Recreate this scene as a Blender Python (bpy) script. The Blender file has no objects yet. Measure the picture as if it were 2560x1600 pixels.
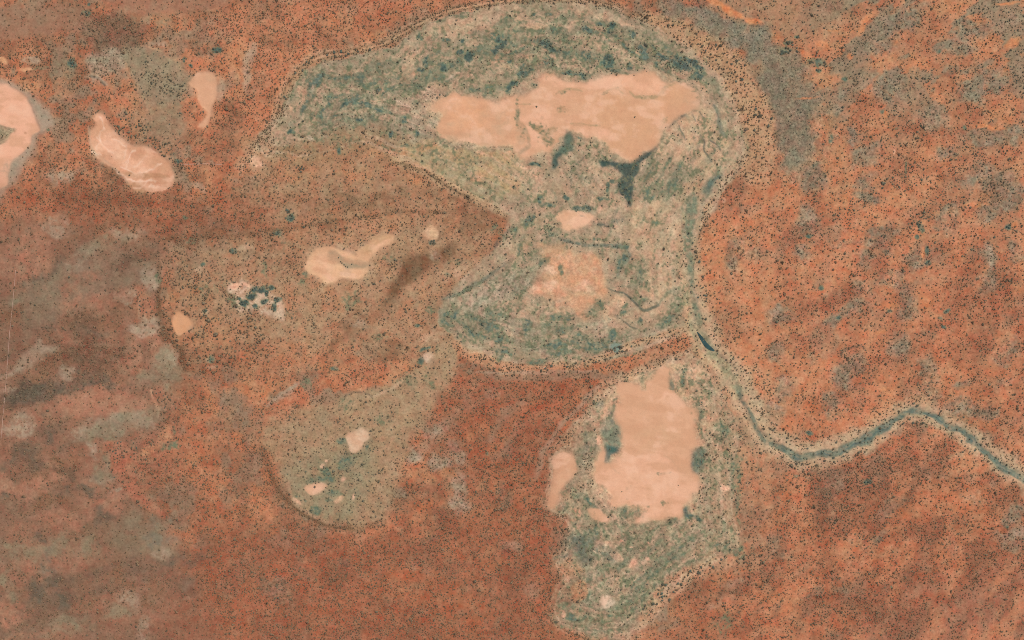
# Dry lake, claypans and a creek on red sand plains, seen from high above.
import bpy, math, random
import numpy as np
random.seed(7)
RNG = np.random.default_rng(11)
sc = bpy.context.scene
C = sc.collection

# ------------------------------------------------------------------ camera, sky, sun, exposure
M_PER_PX = 1.6                       # metres per map unit (map units: 2560 x 1600, y down)
CAM_H = 9000.0
cam = bpy.data.cameras.new('camera'); cam_o = bpy.data.objects.new('camera', cam); C.objects.link(cam_o)
cam_o.location = (0, 0, CAM_H); cam_o.rotation_euler = (0, 0, 0)
cam.sensor_width = 36.0; cam.lens = 36.0 * CAM_H / (2560 * M_PER_PX)
cam.clip_start = 10; cam.clip_end = 80000
sc.camera = cam_o

SUN_EL, SUN_AZ = 60.0, 40.0          # sun in the north-east
w = bpy.data.worlds.new('World'); sc.world = w; w.use_nodes = True
nt = w.node_tree; bg = nt.nodes['Background']
sky = nt.nodes.new('ShaderNodeTexSky'); sky.sky_type = 'NISHITA'; sky.sun_disc = False
sky.sun_elevation = math.radians(SUN_EL); sky.sun_rotation = math.radians(SUN_AZ)
sky.air_density = 1.0; sky.dust_density = 1.5
nt.links.new(sky.outputs[0], bg.inputs[0]); bg.inputs[1].default_value = 0.14
sun = bpy.data.lights.new('sun', 'SUN'); sun.energy = 2.9; sun.angle = math.radians(0.5); sun.color = (1.0, 0.955, 0.90)
sun_o = bpy.data.objects.new('sun', sun); C.objects.link(sun_o); sun_o.location = (3000, 3000, 6000)
sun_o.rotation_euler = (math.radians(90 - SUN_EL), 0, math.radians(180 - SUN_AZ))
sc.view_settings.view_transform = 'Standard'; sc.view_settings.look = 'None'
sc.view_settings.gamma = 1.0; sc.view_settings.exposure = 0.45
sc.view_settings.use_curve_mapping = False
sc.cycles.filter_width = 1.0; sc.cycles.use_denoising = False
K_LIGHT = np.array([1.63, 1.70, 1.88], np.float32)    # light reaching level ground x exposure: turns a seen colour into an albedo

# ------------------------------------------------------------------ map grid
CELL = 2.1
def axis(lo, hi):
    core = np.arange(lo, hi + 0.1, CELL)
    out = []; step = CELL * 2; v = hi
    while v - hi < 15000: v += step; step *= 1.42; out.append(v)
    out = np.array(out) - hi
    return np.concatenate([(lo - out)[::-1], core, hi + out])
PAD = 200
gx = axis(-PAD, 2560 + PAD); gy = axis(-PAD, 1600 + PAD)
NX, NY = len(gx), len(gy)
X, Y = np.meshgrid(gx.astype(np.float32), gy.astype(np.float32))
def world(x, y): return (x - 1280) * M_PER_PX, (800 - y) * M_PER_PX

TBL = np.random.default_rng(3).random((256, 256), dtype=np.float32)
def vnoise(x, y, seed):
    x = x + seed * 37.31; y = y + seed * 71.17
    ix = np.floor(x); iy = np.floor(y); fx = x - ix; fy = y - iy
    fx = fx * fx * (3 - 2 * fx); fy = fy * fy * (3 - 2 * fy)
    a = ix.astype(np.int32) & 255; b = iy.astype(np.int32) & 255; a1 = (a + 1) & 255; b1 = (b + 1) & 255
    t = TBL[a, b] * (1 - fx) + TBL[a1, b] * fx
    u = TBL[a, b1] * (1 - fx) + TBL[a1, b1] * fx
    return t * (1 - fy) + u * fy
def fbm(scale, seed, octv=4, x=None, y=None, gain=0.55):
    x = X if x is None else x; y = Y if y is None else y
    s = 0; a = 1; tot = 0; f = 1.0 / scale
    for o in range(octv):
        s = s + a * vnoise(x * f, y * f, seed + o * 5); tot += a; a *= gain; f *= 2.03
    return s / tot
def n01(scale, seed, octv=4, **k):                     # stretched to about 0..1, mean .5
    return np.clip((fbm(scale, seed, octv, **k) - 0.5) * 2.6 + 0.5, 0, 1)
def ss(a, b, v):
    t = np.clip((v - a) / (b - a), 0, 1); return t * t * (3 - 2 * t)
def aniso(scale, ang, ratio, seed, octv=3):            # streaks along angle ang (degrees, up to the right)
    c, s = math.cos(math.radians(ang)), -math.sin(math.radians(ang))
    u = X * c + Y * s; v = -X * s + Y * c
    return n01(scale, seed, octv, x=u / ratio, y=v)
WX = (fbm(46, 21, 4, gain=0.62) - 0.5) * 4; WY = (fbm(46, 31, 4, gain=0.62) - 0.5) * 4
_pn = {}
def patchn(scale):
    if scale not in _pn: _pn[scale] = n01(scale, 50 + int(scale), 4)
    return _pn[scale]

# ------------------------------------------------------------------ painted fields (soil colour, plant density, ...)
F32 = np.float32
def lin(c):
    c = np.array(c, F32) / 255.0
    return np.where(c <= 0.04045, c / 12.92, ((c + 0.055) / 1.055) ** 2.4).astype(F32)
PAL = dict(red=(190, 127, 94), orange=(199, 140, 101), rust=(165, 104, 77), brown=(146, 107, 82), umber=(124, 92, 68),
           dusk=(147, 110, 88), pink=(176, 125, 99), pan=(220, 168, 133), panhi=(237, 183, 150), pale=(228, 198, 170), pano=(225, 167, 124),
           tan=(197, 162, 130), olive=(160, 141, 114), green=(130, 129, 104), teal=(98, 115, 101), dark=(66, 85, 81),
           grey=(143, 129, 107), slate=(116, 101, 84), ash=(178, 155, 130), sage=(148, 134, 107), bare=(210, 140, 96), straw=(189, 158, 117), black=(54, 70, 66))
PAL = {k: lin(v) for k, v in PAL.items()}
col = np.zeros((NY, NX, 3), F32); den = np.zeros((NY, NX), F32); grn = np.full((NY, NX), 0.18, F32)
siz = np.ones((NY, NX), F32); grain = np.full((NY, NX), 0.8, F32); hgt = np.zeros((NY, NX), F32)
vgt = np.zeros((NY, NX), F32)                         # how much of the soil low plants cover
VEG = dict(green=.46, teal=.70, dark=.95, black=1.0)
cls = np.zeros((NY, NX), np.int8); rid = np.zeros((NY, NX), np.int16)
REGIONS = []                                           # (name, label, category, group, kind)

OX = {'1': 0, '2': 640, '3': 1280, '4': 1920}; OY = {'A': 0, 'B': 534, 'C': 1066}
def to_map(fr, pts):
    """flat [x, y, x, y ...] read off one map sheet -> map units"""
    p = np.array(pts, float).reshape(-1, 2)
    if fr == 'O': return p * (2560 / 2419)
    if fr == 'S': return p
    if fr[0] == 'D': return p * (1000 / 1389) + np.array({'D0': (0, 0), 'D1': (1000, 0), 'D2': (1000, 600), 'D3': (1560, 0), 'D4': (0, 600), 'D5': (1560, 600), 'D6': (0, 975), 'D7': (780, 975), 'D8': (1560, 975)}[fr])
    k = 640 / 1816 if fr[0] == 'B' else 640 / 1812
    return p * k + np.array([OX[fr[1]], OY[fr[0]]])
def pts_of(spec):
    if isinstance(spec, np.ndarray): return spec
    return np.concatenate([to_map(f, p) for f, p in spec]) if isinstance(spec, list) else to_map(*spec)
def smooth(p, closed, sub=3):
    n = len(p); out = []
    for i in range(n if closed else n - 1):
        g = (lambda k: p[k % n]) if closed else (lambda k: p[min(max(k, 0), n - 1)])
        p0, p1, p2, p3 = g(i - 1), g(i), g(i + 1), g(i + 2)
        for t in np.arange(sub) / sub:
            out.append(0.5 * (2 * p1 + (p2 - p0) * t + (2 * p0 - 5 * p1 + 4 * p2 - p3) * t * t + (3 * p1 - p0 - 3 * p2 + p3) * t ** 3))
    if not closed: out.append(p[-1])
    return np.array(out)
def window(p, pad):
    x0, y0 = p.min(0)[:2] - pad; x1, y1 = p.max(0)[:2] + pad
    return slice(*np.searchsorted(gy, [y0, y1])), slice(*np.searchsorted(gx, [x0, x1]))
def seg_d2(px, py, a, b):
    d = b - a; L = max(float(d @ d), 1e-6)
    t = np.clip(((px - F32(a[0])) * F32(d[0]) + (py - F32(a[1])) * F32(d[1])) / F32(L), 0, 1)
    return (px - F32(a[0]) - t * F32(d[0])) ** 2 + (py - F32(a[1]) - t * F32(d[1])) ** 2, t
def sdf_poly(p, px, py):
    d2 = np.full(px.shape, 1e12, F32); inside = np.zeros(px.shape, bool)
    n = len(p)
    for i in range(n):
        a, b = p[i], p[(i + 1) % n]
        d2 = np.minimum(d2, seg_d2(px, py, a, b)[0])
        if a[1] != b[1]:
            cond = (a[1] > py) != (b[1] > py)
            inside ^= cond & (px < F32((b[0] - a[0]) / (b[1] - a[1])) * (py - F32(a[1])) + F32(a[0]))
    d = np.sqrt(d2)
    return np.where(inside, d, -d)
def sdf_line(p, wid, px, py):
    best = np.full(px.shape, -1e6, F32)
    for i in range(len(p) - 1):
        d2, t = seg_d2(px, py, p[i], p[i + 1])
        best = np.maximum(best, F32(wid[i] / 2) * (1 - t) + F32(wid[i + 1] / 2) * t - np.sqrt(d2))
    return best
def put(sl, sd, c=None, a=1.0, soft=5, patch=None, d=None, g=None, s=None, gr=None, h=None, k=None, obj=None, solid=False):
    m = ss(-soft, soft, sd)
    if obj is not None:
        REGIONS.append(obj); r = rid[sl]; r[sd > 0] = len(REGIONS)
    if patch and not (isinstance(c, str) and c in VEG and not solid):
        pn = patchn(patch[0])[sl]; m = m * np.clip(1 - patch[1] + patch[1] * 2.0 * ss(0.25, 0.75, pn), 0, 1)
    if isinstance(c, str) and c in VEG and not solid:                         # low plants: cover to be broken into clumps
        v = vgt[sl]; np.maximum(v, VEG[c] * np.minimum(1, a * 1.25) * m, out=v); c = None
    if c is not None:
        v = vgt[sl]; v *= 1 - m * a
        cc = PAL[c] if isinstance(c, str) else lin(c)
        mm = (m * a)[..., None]; v = col[sl]; v += (cc - v) * mm
    for arr, val in ((den, d), (grn, g), (siz, s), (grain, gr), (hgt, h)):
        if val is not None: v = arr[sl]; v += (val - v) * m
    if k is not None: v = cls[sl]; v[m > 0.5] = k
def P(spec, c=None, warp=5, soft=5, **kw):             # filled outline
    p = smooth(pts_of(spec), True, 2 if len(pts_of(spec)) > 25 else 3)
    sl = window(p, soft * 1.5 + warp * 2.2 + 4)
    put(sl, sdf_poly(p, X[sl] + warp * WX[sl], Y[sl] + warp * WY[sl]), c, soft=soft, **kw)
def S(spec, wid, c=None, warp=3, soft=3, **kw):        # stroke along a line; wid in map units (number or list)
    q = pts_of(spec); n = len(q)
    wd = np.full(n, wid, float) if np.isscalar(wid) else np.array(wid, float)
    p = smooth(np.column_stack([q, wd]), False, 3)
    sl = window(p, soft * 1.5 + warp * 2.2 + wd.max() / 2 + 4)
    kw.setdefault('solid', True)
    put(sl, sdf_line(p[:, :2], p[:, 2], X[sl] + warp * WX[sl], Y[sl] + warp * WY[sl]), c, soft=soft, **kw)
def B(fr, c, blobs, warp=6, soft=0.5, **kw):           # soft patches (x, y, rx, ry[, tilt]) on one sheet
    for b in blobs:
        x, y, rx, ry = b[:4]; an = math.radians(b[4]) if len(b) > 4 else 0
        (cx, cy), (ex, ey) = to_map(fr, [x, y, x + rx, y + ry]); rx, ry = ex - cx, ey - cy
        mn = min(rx, ry); wp = warp + 0.30 * mn if mn > 8 else warp
        if 'patch' not in kw and mn > 12: kw = dict(kw, patch=(float(round(min(max(mn * 0.7, 8), 30) / 4) * 4), .6))
        R = max(rx, ry) * (1 + soft) + wp * 2.5
        sl = window(np.array([[cx - R, cy - R], [cx + R, cy + R]]), 4)
        px = X[sl] + wp * WX[sl] - F32(cx); py = Y[sl] + wp * WY[sl] - F32(cy)
        u = px * math.cos(an) + py * math.sin(an); v = -px * math.sin(an) + py * math.cos(an)
        r = 1 - np.sqrt((u / rx) ** 2 + (v / ry) ** 2)
        put(sl, r * min(rx, ry), c, soft=soft * min(rx, ry), **kw)
# ------------------------------------------------------------------ the soils: red sand plain
def lerp(a, b, m): return a + (b - a) * m[..., None]
col[:] = PAL['red']
col[:] = lerp(col, PAL['orange'], ss(0.45, 0.85, n01(170, 2, 4)) * 0.6)
col[:] = lerp(col, PAL['rust'], ss(0.4, 0.8, n01(120, 4, 4)) * 0.65)
col[:] = lerp(col, PAL['brown'], ss(0.5, 0.95, n01(90, 6, 5)) * 0.65)
col[:] = lerp(col, PAL['grey'], ss(0.66, 0.95, n01(60, 8, 4)) * 0.6)
den[:] = 22 + 18 * (n01(60, 12, 4) - 0.4)
hgt[:] = (fbm(260, 40, 3) - 0.5) * 9 + (fbm(50, 41, 3) - 0.5) * 2.0

# broad tints
P(('A2', [-400, -60, 700, -60, 1300, 30, 1000, 180, 700, 330, 420, 360, 230, 470, 150, 640, 140, 800, 60, 900, -100, 1050, -250, 900, -150, 600, -250, 300]), 'red', a=.55, soft=40, warp=14, d=30)
P(('O', [1700, 560, 1900, 480, 2419, 560, 2470, 900, 2419, 1060, 2300, 960, 2150, 930, 2000, 1010, 1880, 1040, 1800, 960, 1700, 800, 1660, 700]), 'red', a=.45, soft=30, warp=14, d=17)
P(('O', [1660, 610, 1760, 590, 1850, 700, 1900, 860, 1900, 980, 1840, 980, 1760, 860, 1680, 780]), 'orange', a=.55, soft=30, warp=14, d=12)
P(('O', [490, 1290, 900, 1270, 1260, 1150, 1300, 1300, 1290, 1560, 480, 1560]), 'rust', a=.5, soft=40, warp=14, d=34)
P(('O', [1790, 1130, 2080, 1080, 2180, 1010, 2419, 1150, 2480, 1400, 2419, 1560, 1600, 1560, 1660, 1400, 1800, 1300]), 'rust', a=.4, soft=40, warp=14, d=27)
P(('O', [2060, 1440, 2200, 1420, 2330, 1380, 2470, 1330, 2470, 1560, 2050, 1560]), 'pink', a=.6, soft=40, warp=16, d=14)
P(('O', [1050, 890, 1250, 890, 1400, 900, 1300, 1050, 1280, 1130, 1100, 1130, 1000, 1000]), 'rust', a=.55, soft=30, warp=12, d=34)
P(('O', [0, 440, 200, 440, 400, 470, 640, 420, 820, 400, 1000, 420, 1100, 480, 1000, 520, 800, 540, 640, 570, 420, 560, 250, 530, 0, 470]), 'rust', a=.4, soft=25, warp=12, d=32)

# the smooth south-west with its thin cover
P(('O', [-60, 500, 100, 520, 200, 520, 250, 545, 390, 545, 372, 640, 330, 700, 335, 760, 390, 800, 410, 850, 440, 890, 372, 925, 358, 962, 400, 990, 330, 1030, 258, 1050, 252, 1090, 290, 1140, 330, 1190, 400, 1240, 420, 1300, 450, 1340, 480, 1400, 490, 1640, -300, 1640, -300, 500]),
  'dusk', a=.85, soft=44, warp=24, d=11, gr=.7)
mk = ss(0.5, 0.85, aniso(70, 14, 3.5, 60, 4)); zone = ((X < 520) & (Y > 560)).astype(F32) * ss(500, 380, X) * ss(560, 640, Y)
col[:] = lerp(col, PAL['slate'], mk * zone * .35); den += mk * zone * 10
mk = ss(0.55, 0.85, aniso(80, 12, 3.5, 66, 4)); col[:] = lerp(col, PAL['pink'], mk * zone * .45); den -= mk * zone * 6
B('B1', 'slate', [(230, 1290, 210, 90, -8), (640, 1200, 150, 50, -6), (330, 780, 130, 80), (300, 480, 160, 70, -30), (620, 900, 110, 90)], a=.9, warp=14, d=18)
B('B1', 'brown', [(560, 1030, 260, 130, 10), (850, 1010, 120, 90), (240, 1150, 180, 70, -20), (640, 760, 180, 90, 10), (940, 330, 150, 60, -20), (160, 720, 130, 60), (680, 120, 190, 45, -15)], a=.85, warp=16, d=26)
B('B1', 'ash', [(420, 100, 90, 70, -40), (880, 160, 120, 40, 10), (560, 350, 150, 60, -35), (880, 580, 90, 60), (1030, 800, 120, 50, 20), (1060, 430, 70, 60), (1210, 1020, 70, 60), (460, 1150, 60, 40), (900, 1450, 260, 60, -8)], a=.75, warp=12, d=4)
P(('B1', [280, 890, 330, 940, 430, 935, 370, 990, 280, 1050, 180, 1110, 40, 1160, -60, 1200, -60, 1150, 60, 1120, 150, 1010, 210, 960]), 'ash', a=.75, soft=8, warp=6, patch=(40, .4), d=5)
P(('B1', [20, 1330, 60, 1270, 180, 1230, 400, 1210, 560, 1170, 760, 1170, 790, 1200, 640, 1240, 480, 1270, 420, 1310, 250, 1370, 60, 1380]), (112, 96, 80), a=.8, soft=16, warp=18, patch=(14, .5), d=26, g=.35, gr=1.2)
P(('B1', [300, 880, 440, 880, 560, 900, 700, 900, 840, 960, 930, 960, 930, 1040, 800, 1080, 620, 1110, 480, 1090, 360, 1060, 440, 990, 420, 930]), (130, 95, 76), a=.75, soft=20, warp=18, patch=(16, .5), d=32, gr=1.2)
B('B1', 'sage', [(1180, 1150, 150, 90, -15), (1000, 1420, 160, 70, -10), (200, 560, 160, 60, -20), (1190, 1040, 60, 50), (740, 220, 200, 60, -25), (320, 560, 150, 60, -20)], a=.7, warp=12, d=4)
B('B1', 'pink', [(680, 1300, 260, 50, -6), (780, 450, 120, 120), (620, 580, 150, 60, 20), (1040, 960, 90, 130, 10), (240, 260, 130, 200, 20), (440, 730, 45, 130)], a=.8, warp=12, d=6)
B('C1', 'slate', [(130, 240, 150, 120), (360, 1180, 110, 130), (470, 350, 110, 40, 10), (320, 90, 90, 50), (700, 700, 150, 70, -20), (290, 770, 60, 60), (1310, 1140, 90, 70), (1400, 1220, 60, 60), (560, 460, 150, 40, 5), (1250, 960, 200, 40, -8), (20, 520, 40, 50)], a=.9, warp=14, d=18)
B('C1', 'brown', [(330, 350, 240, 60, 5), (480, 250, 120, 70, -25), (330, 540, 180, 60, -10), (860, 1080, 130, 70), (1060, 1210, 120, 90), (640, 1250, 70, 70), (640, 730, 120, 80)], a=.8, warp=14, d=30)
P(('C1', [900, 660, 960, 610, 1060, 620, 1180, 660, 1215, 740, 1220, 810, 1280, 880, 1200, 930, 1100, 940, 1000, 920, 860, 920, 810, 830, 830, 720]), 'sage', a=.5, soft=24, warp=14, patch=(24, .5), d=5, gr=.6)
B('C1', (128, 122, 104), [(1120, 790, 110, 60, 10), (1120, 660, 70, 40), (740, 340, 80, 50, -10), (1330, 1130, 50, 60), (330, 950, 50, 110)], a=.6, warp=10, d=2)
B('C1', 'ash', [(1120, 900, 60, 40), (660, 160, 28, 40), (820, 460, 50, 14, -8), (720, 380, 90, 20), (940, 1200, 70, 50), (1020, 1440, 50, 70), (1330, 1220, 35, 14), (620, 40, 130, 50), (100, 30, 120, 40)], a=.65, warp=7, d=2)
B('C1', 'pink', [(740, 550, 150, 50, -6), (250, 430, 190, 60, -8), (700, 390, 110, 40), (480, 650, 180, 60), (80, 1300, 110, 90), (1130, 1420, 110, 60, -10)], a=.8, warp=12, d=5)
B('C1', 'sage', [(520, 850, 220, 90, -15), (60, 1150, 70, 120), (480, 1430, 170, 70), (740, 70, 130, 60), (840, 1310, 120, 70), (150, 900, 140, 60)], a=.7, warp=14, d=4)

# the north-west
B('A1', 'sage', [(200, 110, 260, 70, -8), (1000, 90, 180, 70), (720, 420, 130, 60, 5), (1030, 430, 110, 50, 15), (950, 560, 160, 120), (1130, 760, 130, 160), (1150, 900, 130, 110), (1180, 190, 80, 40), (430, 510, 110, 50)], a=.6, warp=14, d=5)
B('A1', 'brown', [(780, 160, 190, 90, 10), (240, 290, 230, 90, 8), (880, 250, 120, 70), (60, 380, 110, 60), (1330, 150, 120, 50, -20), (1480, 330, 130, 60), (1540, 60, 260, 60, -25), (1620, 880, 90, 120), (300, 1100, 200, 60)], a=.5, warp=14, d=26)
B('A1', 'pink', [(620, 180, 60, 90, 20), (280, 190, 300, 40), (900, 60, 160, 60), (1420, 60, 160, 40), (760, 1120, 60, 40)], a=.5, warp=12, d=7)
B('A1', 'orange', [(990, 690, 80, 70), (1000, 830, 110, 90), (440, 620, 160, 70), (1680, 480, 90, 160), (1700, 300, 80, 90)], a=.45, warp=12, d=18)
B('A1', 'ash', [(730, 410, 120, 50, 8), (430, 1240, 100, 45, -8), (230, 430, 60, 22), (690, 560, 80, 30, 30), (1110, 310, 60, 15), (330, 820, 40, 80)], a=.7, warp=8, d=9)
B('A1', 'pano', [(1250, 440, 45, 30), (1280, 510, 25, 45), (1100, 355, 55, 9, 22), (20, 420, 45, 14, 30), (200, 490, 50, 12, 5)], a=.75, warp=6, d=1)
B('A1', 'green', [(1030, 440, 70, 30, 20), (290, 485, 40, 18), (1010, 1480, 70, 28), (930, 1490, 30, 18), (1280, 690, 50, 28)], a=.65, warp=5)
B('A1', 'dark', [(1535, 355, 38, 22), (510, 450, 26, 34), (1305, 430, 14, 22), (1245, 690, 16, 14), (340, 930, 14, 12), (620, 30, 12, 14), (600, 95, 34, 20), (1355, 465, 12, 12), (1260, 1140, 26, 14)], a=.8, warp=4, patch=(8, .5))
S(('A1', [650, 540, 700, 560, 745, 605]), [5, 6, 6], 'dark', a=.6, warp=3)
S(('A1', [690, 545, 740, 580, 760, 600]), 5, 'ash', a=.7, warp=2)
B('A2', 'brown', [(120, 80, 110, 60), (500, 230, 120, 60), (60, 250, 80, 60), (200, 260, 90, 60), (880, 1380, 330, 90, -6), (640, 1330, 160, 70), (1300, 1350, 200, 60, 12), (1500, 1500, 300, 40), (520, 1420, 200, 60)], a=.5, warp=12, d=30)
B('A2', 'orange', [(830, 1090, 60, 40), (700, 1230, 130, 60), (1150, 1290, 110, 40, 12), (1330, 1400, 130, 40, 8), (600, 160, 90, 70), (800, 250, 120, 50)], a=.5, warp=12, d=22)

P(('D0', [330, -20, 420, 20, 560, 60, 660, 50, 760, 20, 820, -30]), (164, 120, 95), a=.8, soft=12, warp=10, d=6, gr=.6)
P(('D0', [-60, 30, 60, 20, 200, 10, 290, 40, 270, 110, 120, 120, 0, 140, -60, 130]), (154, 118, 94), a=.75, soft=16, warp=12, d=9, gr=.6)
P(('D0', [290, 70, 380, 50, 480, 80, 500, 150, 420, 190, 330, 180, 290, 130]), (126, 98, 79), a=.75, soft=14, warp=12, d=30, g=.35, gr=1.2)
P(('D0', [310, 190, 370, 170, 430, 190, 420, 240, 350, 265, 310, 235]), (158, 138, 114), a=.8, soft=8, warp=8, d=20, g=.4, gr=1.4)
P(('D0', [420, 180, 540, 170, 640, 220, 650, 330, 570, 370, 500, 340, 450, 260]), (152, 134, 108), a=.85, soft=14, warp=10, d=10, g=.6)
P(('D0', [480, 230, 540, 240, 600, 260, 640, 320, 600, 350, 540, 320, 500, 280]), None, soft=8, warp=8, d=26, s=1.3, g=.6)
P(('D0', [520, 390, 610, 370, 640, 440, 620, 520, 540, 500, 500, 440]), (156, 128, 101), a=.75, soft=14, warp=10, d=8, g=.5)
P(('D0', [420, 390, 500, 400, 540, 470, 620, 500, 640, 560, 600, 570, 500, 510, 400, 470]), None, soft=8, warp=6, d=26, s=1.2, g=.6)
B('D0', 'ash', [(860, 250, 14, 60, 5), (870, 170, 16, 30), (690, 650, 30, 12, 30), (215, 605, 46, 26, -6)], a=.6, warp=6, d=14)
B('D0', (118, 84, 66), [(790, 400, 50, 50), (700, 760, 70, 50), (480, 700, 120, 50), (300, 640, 120, 60)], a=.4, warp=14, d=34)
S(('D0', [830, 600, 850, 560, 890, 545]), [6, 8, 8], 'tan', a=.5, warp=3)

# the north-east: grey saltbush flats between orange sand ridges
ne = [1560, -60, 1700, 40, 1800, 110, 1870, 180, 1920, 260, 1935, 420, 2050, 470, 2180, 540, 2300, 560, 2480, 560, 2480, -60]
P(('O', ne), (182, 128, 96), a=.75, soft=30, warp=14, d=19, g=.2)
st = aniso(46, 30, 2.2, 70, 4); stz = ss(1840, 1960, X - 0.3 * (Y - 200)) * ss(640, 480, Y - 0.25 * (X - 2000))
st2 = ss(0.44, 0.58, st)
col[:] = lerp(col, (PAL['grey'] * .6 + PAL['sage'] * .4), st2 * stz * .82 * ss(420, 180, Y)); den += (20 - den) * st2 * stz * .6 * ss(420, 180, Y); grn += (.6 - grn) * st2 * stz
st3 = ss(0.62, 0.85, aniso(40, 33, 2.6, 76, 4)) * (1 - st2); col[:] = lerp(col, PAL['orange'], st3 * stz * .55)
P(('O', [1640, -40, 1960, -40, 1990, 60, 1880, 90, 1790, 60, 1700, 20]), (162, 130, 102), a=.7, soft=25, warp=10, d=14, g=.4)
P(('O', [1560, -10, 1680, 20, 1760, 50, 1840, 100, 1905, 160, 1932, 240, 1942, 340, 1932, 430, 1870, 436, 1846, 390, 1832, 310, 1806, 220, 1770, 160, 1720, 118, 1640, 70, 1560, 40]), (135, 125, 104), a=.95, soft=22, warp=20, patch=(30, .12), d=15, g=.7, s=.75, gr=1.7)
B('A3', (128, 122, 106), [(1640, 300, 130, 70, 40), (1330, 80, 200, 50, 25), (1560, 200, 140, 60, 35)], a=.5, warp=14, gr=1.6)
B('A4', 'slate', [(70, 560, 90, 120), (170, 800, 130, 90), (150, 980, 110, 110), (500, 30, 160, 40)], a=.35, warp=12, gr=1.6, g=.6)
B('A4', 'grey', [(870, 620, 130, 110, 0), (540, 690, 60, 45), (690, 1100, 90, 60, -20), (700, 1280, 80, 50, -30), (1560, 1270, 190, 90), (1500, 970, 130, 60), (1700, 1400, 120, 90), (1700, 940, 110, 60), (950, 150, 200, 90, -40), (1450, 210, 140, 60, -15), (1200, 830, 90, 110, -50), (1500, 620, 170, 70, -35), (710, 1390, 80, 40), (600, 960, 40, 70), (1250, 1090, 90, 40), (450, 800, 90, 40), (790, 340, 120, 60), (1320, 330, 130, 70), (1600, 1490, 160, 40), (1300, 1490, 60, 50), (440, 960, 40, 60), (1680, 160, 90, 60)],
  a=.95, warp=10, patch=(10, .35), gr=1.5, d=15, g=.55)
B('A4', 'rust', [(1150, 140, 60, 60), (1330, 480, 90, 60, -30), (1650, 650, 110, 60, -35), (1330, 960, 200, 50, -8), (1060, 920, 150, 50), (1000, 1180, 200, 70), (1270, 1240, 120, 60), (1690, 1170, 60, 50), (900, 860, 220, 40), (740, 720, 90, 60), (1430, 820, 110, 60, -25), (1700, 1060, 110, 30)], a=.55, warp=10, d=22)
B('A4', 'orange', [(430, 1050, 90, 130), (360, 880, 60, 110), (540, 1360, 120, 110), (900, 1430, 110, 80), (1090, 1380, 60, 80), (480, 560, 90, 90), (820, 440, 130, 60), (1060, 460, 60, 130), (200, 1420, 200, 60)], a=.6, warp=10, d=13)
B('A4', 'bare', [(700, 130, 75, 20, -35), (650, 200, 40, 28, -30), (1730, 300, 70, 25, -25), (1550, 900, 110, 14, 3), (1690, 28, 90, 10, -5), (590, 390, 22, 20), (70, 280, 50, 40, 30), (380, 305, 40, 18, 25), (450, 205, 55, 9), (1790, 390, 14, 16), (1240, 1510, 90, 12), (1480, 1460, 90, 20, -6), (280, 690, 70, 8, -6), (845, 810, 10, 25), (270, 395, 60, 24, 10), (940, 280, 60, 9, -45)], a=.85, warp=5, d=1)
B('A4', 'panhi', [(888, 1080, 7, 24)], a=.7, warp=3)
B('A3', 'bare', [(1420, 10, 70, 18, 20), (1520, 60, 80, 20, 38), (1700, 150, 60, 22, 22), (1600, 100, 40, 14, 30)], a=.9, warp=5, d=1)
B('A3', 'rust', [(1270, -10, 120, 50, 20), (1040, 60, 110, 60, 25)], a=.5, warp=10, d=30)
B('A4', 'dark', [(205, 258, 18, 13), (150, 300, 30, 20), (130, 360, 44, 28), (355, 440, 60, 38), (350, 500, 22, 14), (815, 795, 18, 18), (555, 565, 24, 16), (1210, 370, 10, 12), (910, 910, 16, 12), (440, 990, 18, 26), (980, 1180, 6, 45), (1390, 910, 12, 18)], a=.5, warp=4, patch=(8, .5), g=.5)
B('A4', (135, 82, 58), [(700, 730, 70, 40), (1050, 930, 160, 40), (940, 1240, 60, 26), (980, 1340, 26, 60)], a=.5, warp=8)

# the east: red sand with grey swales
B('B4', 'grey', [(290, 60, 70, 110, -10), (820, 170, 95, 65), (650, 225, 160, 30), (1310, 60, 80, 75), (255, 310, 65, 55), (1530, 270, 60, 60), (1560, 380, 60, 70), (1540, 520, 80, 70), (1560, 40, 80, 50), (990, 590, 55, 110, -20), (960, 720, 60, 60), (680, 520, 55, 50), (560, 700, 170, 40, -22), (70, 720, 100, 45), (60, 1000, 70, 65), (945, 930, 75, 65), (580, 1090, 120, 130), (1700, 970, 90, 90, -30), (1145, 1130, 65, 130), (1380, 1390, 120, 75), (1560, 1400, 90, 60), (470, 1370, 70, 100), (700, 350, 60, 60), (1040, 340, 110, 70), (1740, 210, 60, 50), (870, 470, 80, 50), (300, 1040, 60, 40), (1690, 1200, 70, 40, -20), (1130, 1260, 90, 60), (1400, 1210, 80, 30, -10), (30, 1400, 60, 80), (130, 1220, 60, 70), (1780, 290, 60, 60)],
  a=.88, warp=10, patch=(10, .35), gr=1.4, d=22, g=.45)
B('B4', 'ash', [(290, 40, 45, 45), (255, 300, 40, 40), (70, 710, 60, 28), (1545, 250, 40, 40), (1570, 370, 30, 40), (120, 1210, 30, 50), (20, 1360, 50, 40)], a=.5, warp=7, d=5)
B('B4', 'slate', [(580, 1080, 40, 50), (330, 530, 60, 24), (500, 730, 70, 24, -20), (820, 140, 60, 40), (1120, 800, 80, 70), (1450, 280, 40, 60), (1110, 1150, 30, 70)], a=.45, warp=8, d=26, g=.4)
B('B4', 'rust', [(1350, 400, 120, 110), (1700, 480, 110, 130), (1460, 620, 220, 80), (600, 570, 180, 60), (860, 590, 110, 60), (1600, 860, 170, 120), (950, 1180, 160, 70), (700, 1200, 90, 50), (240, 1150, 130, 60), (250, 630, 180, 60), (760, 400, 80, 60), (150, 210, 100, 90), (1420, 1080, 120, 130), (1560, 1230, 120, 60)], a=.5, warp=12, d=20)
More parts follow.
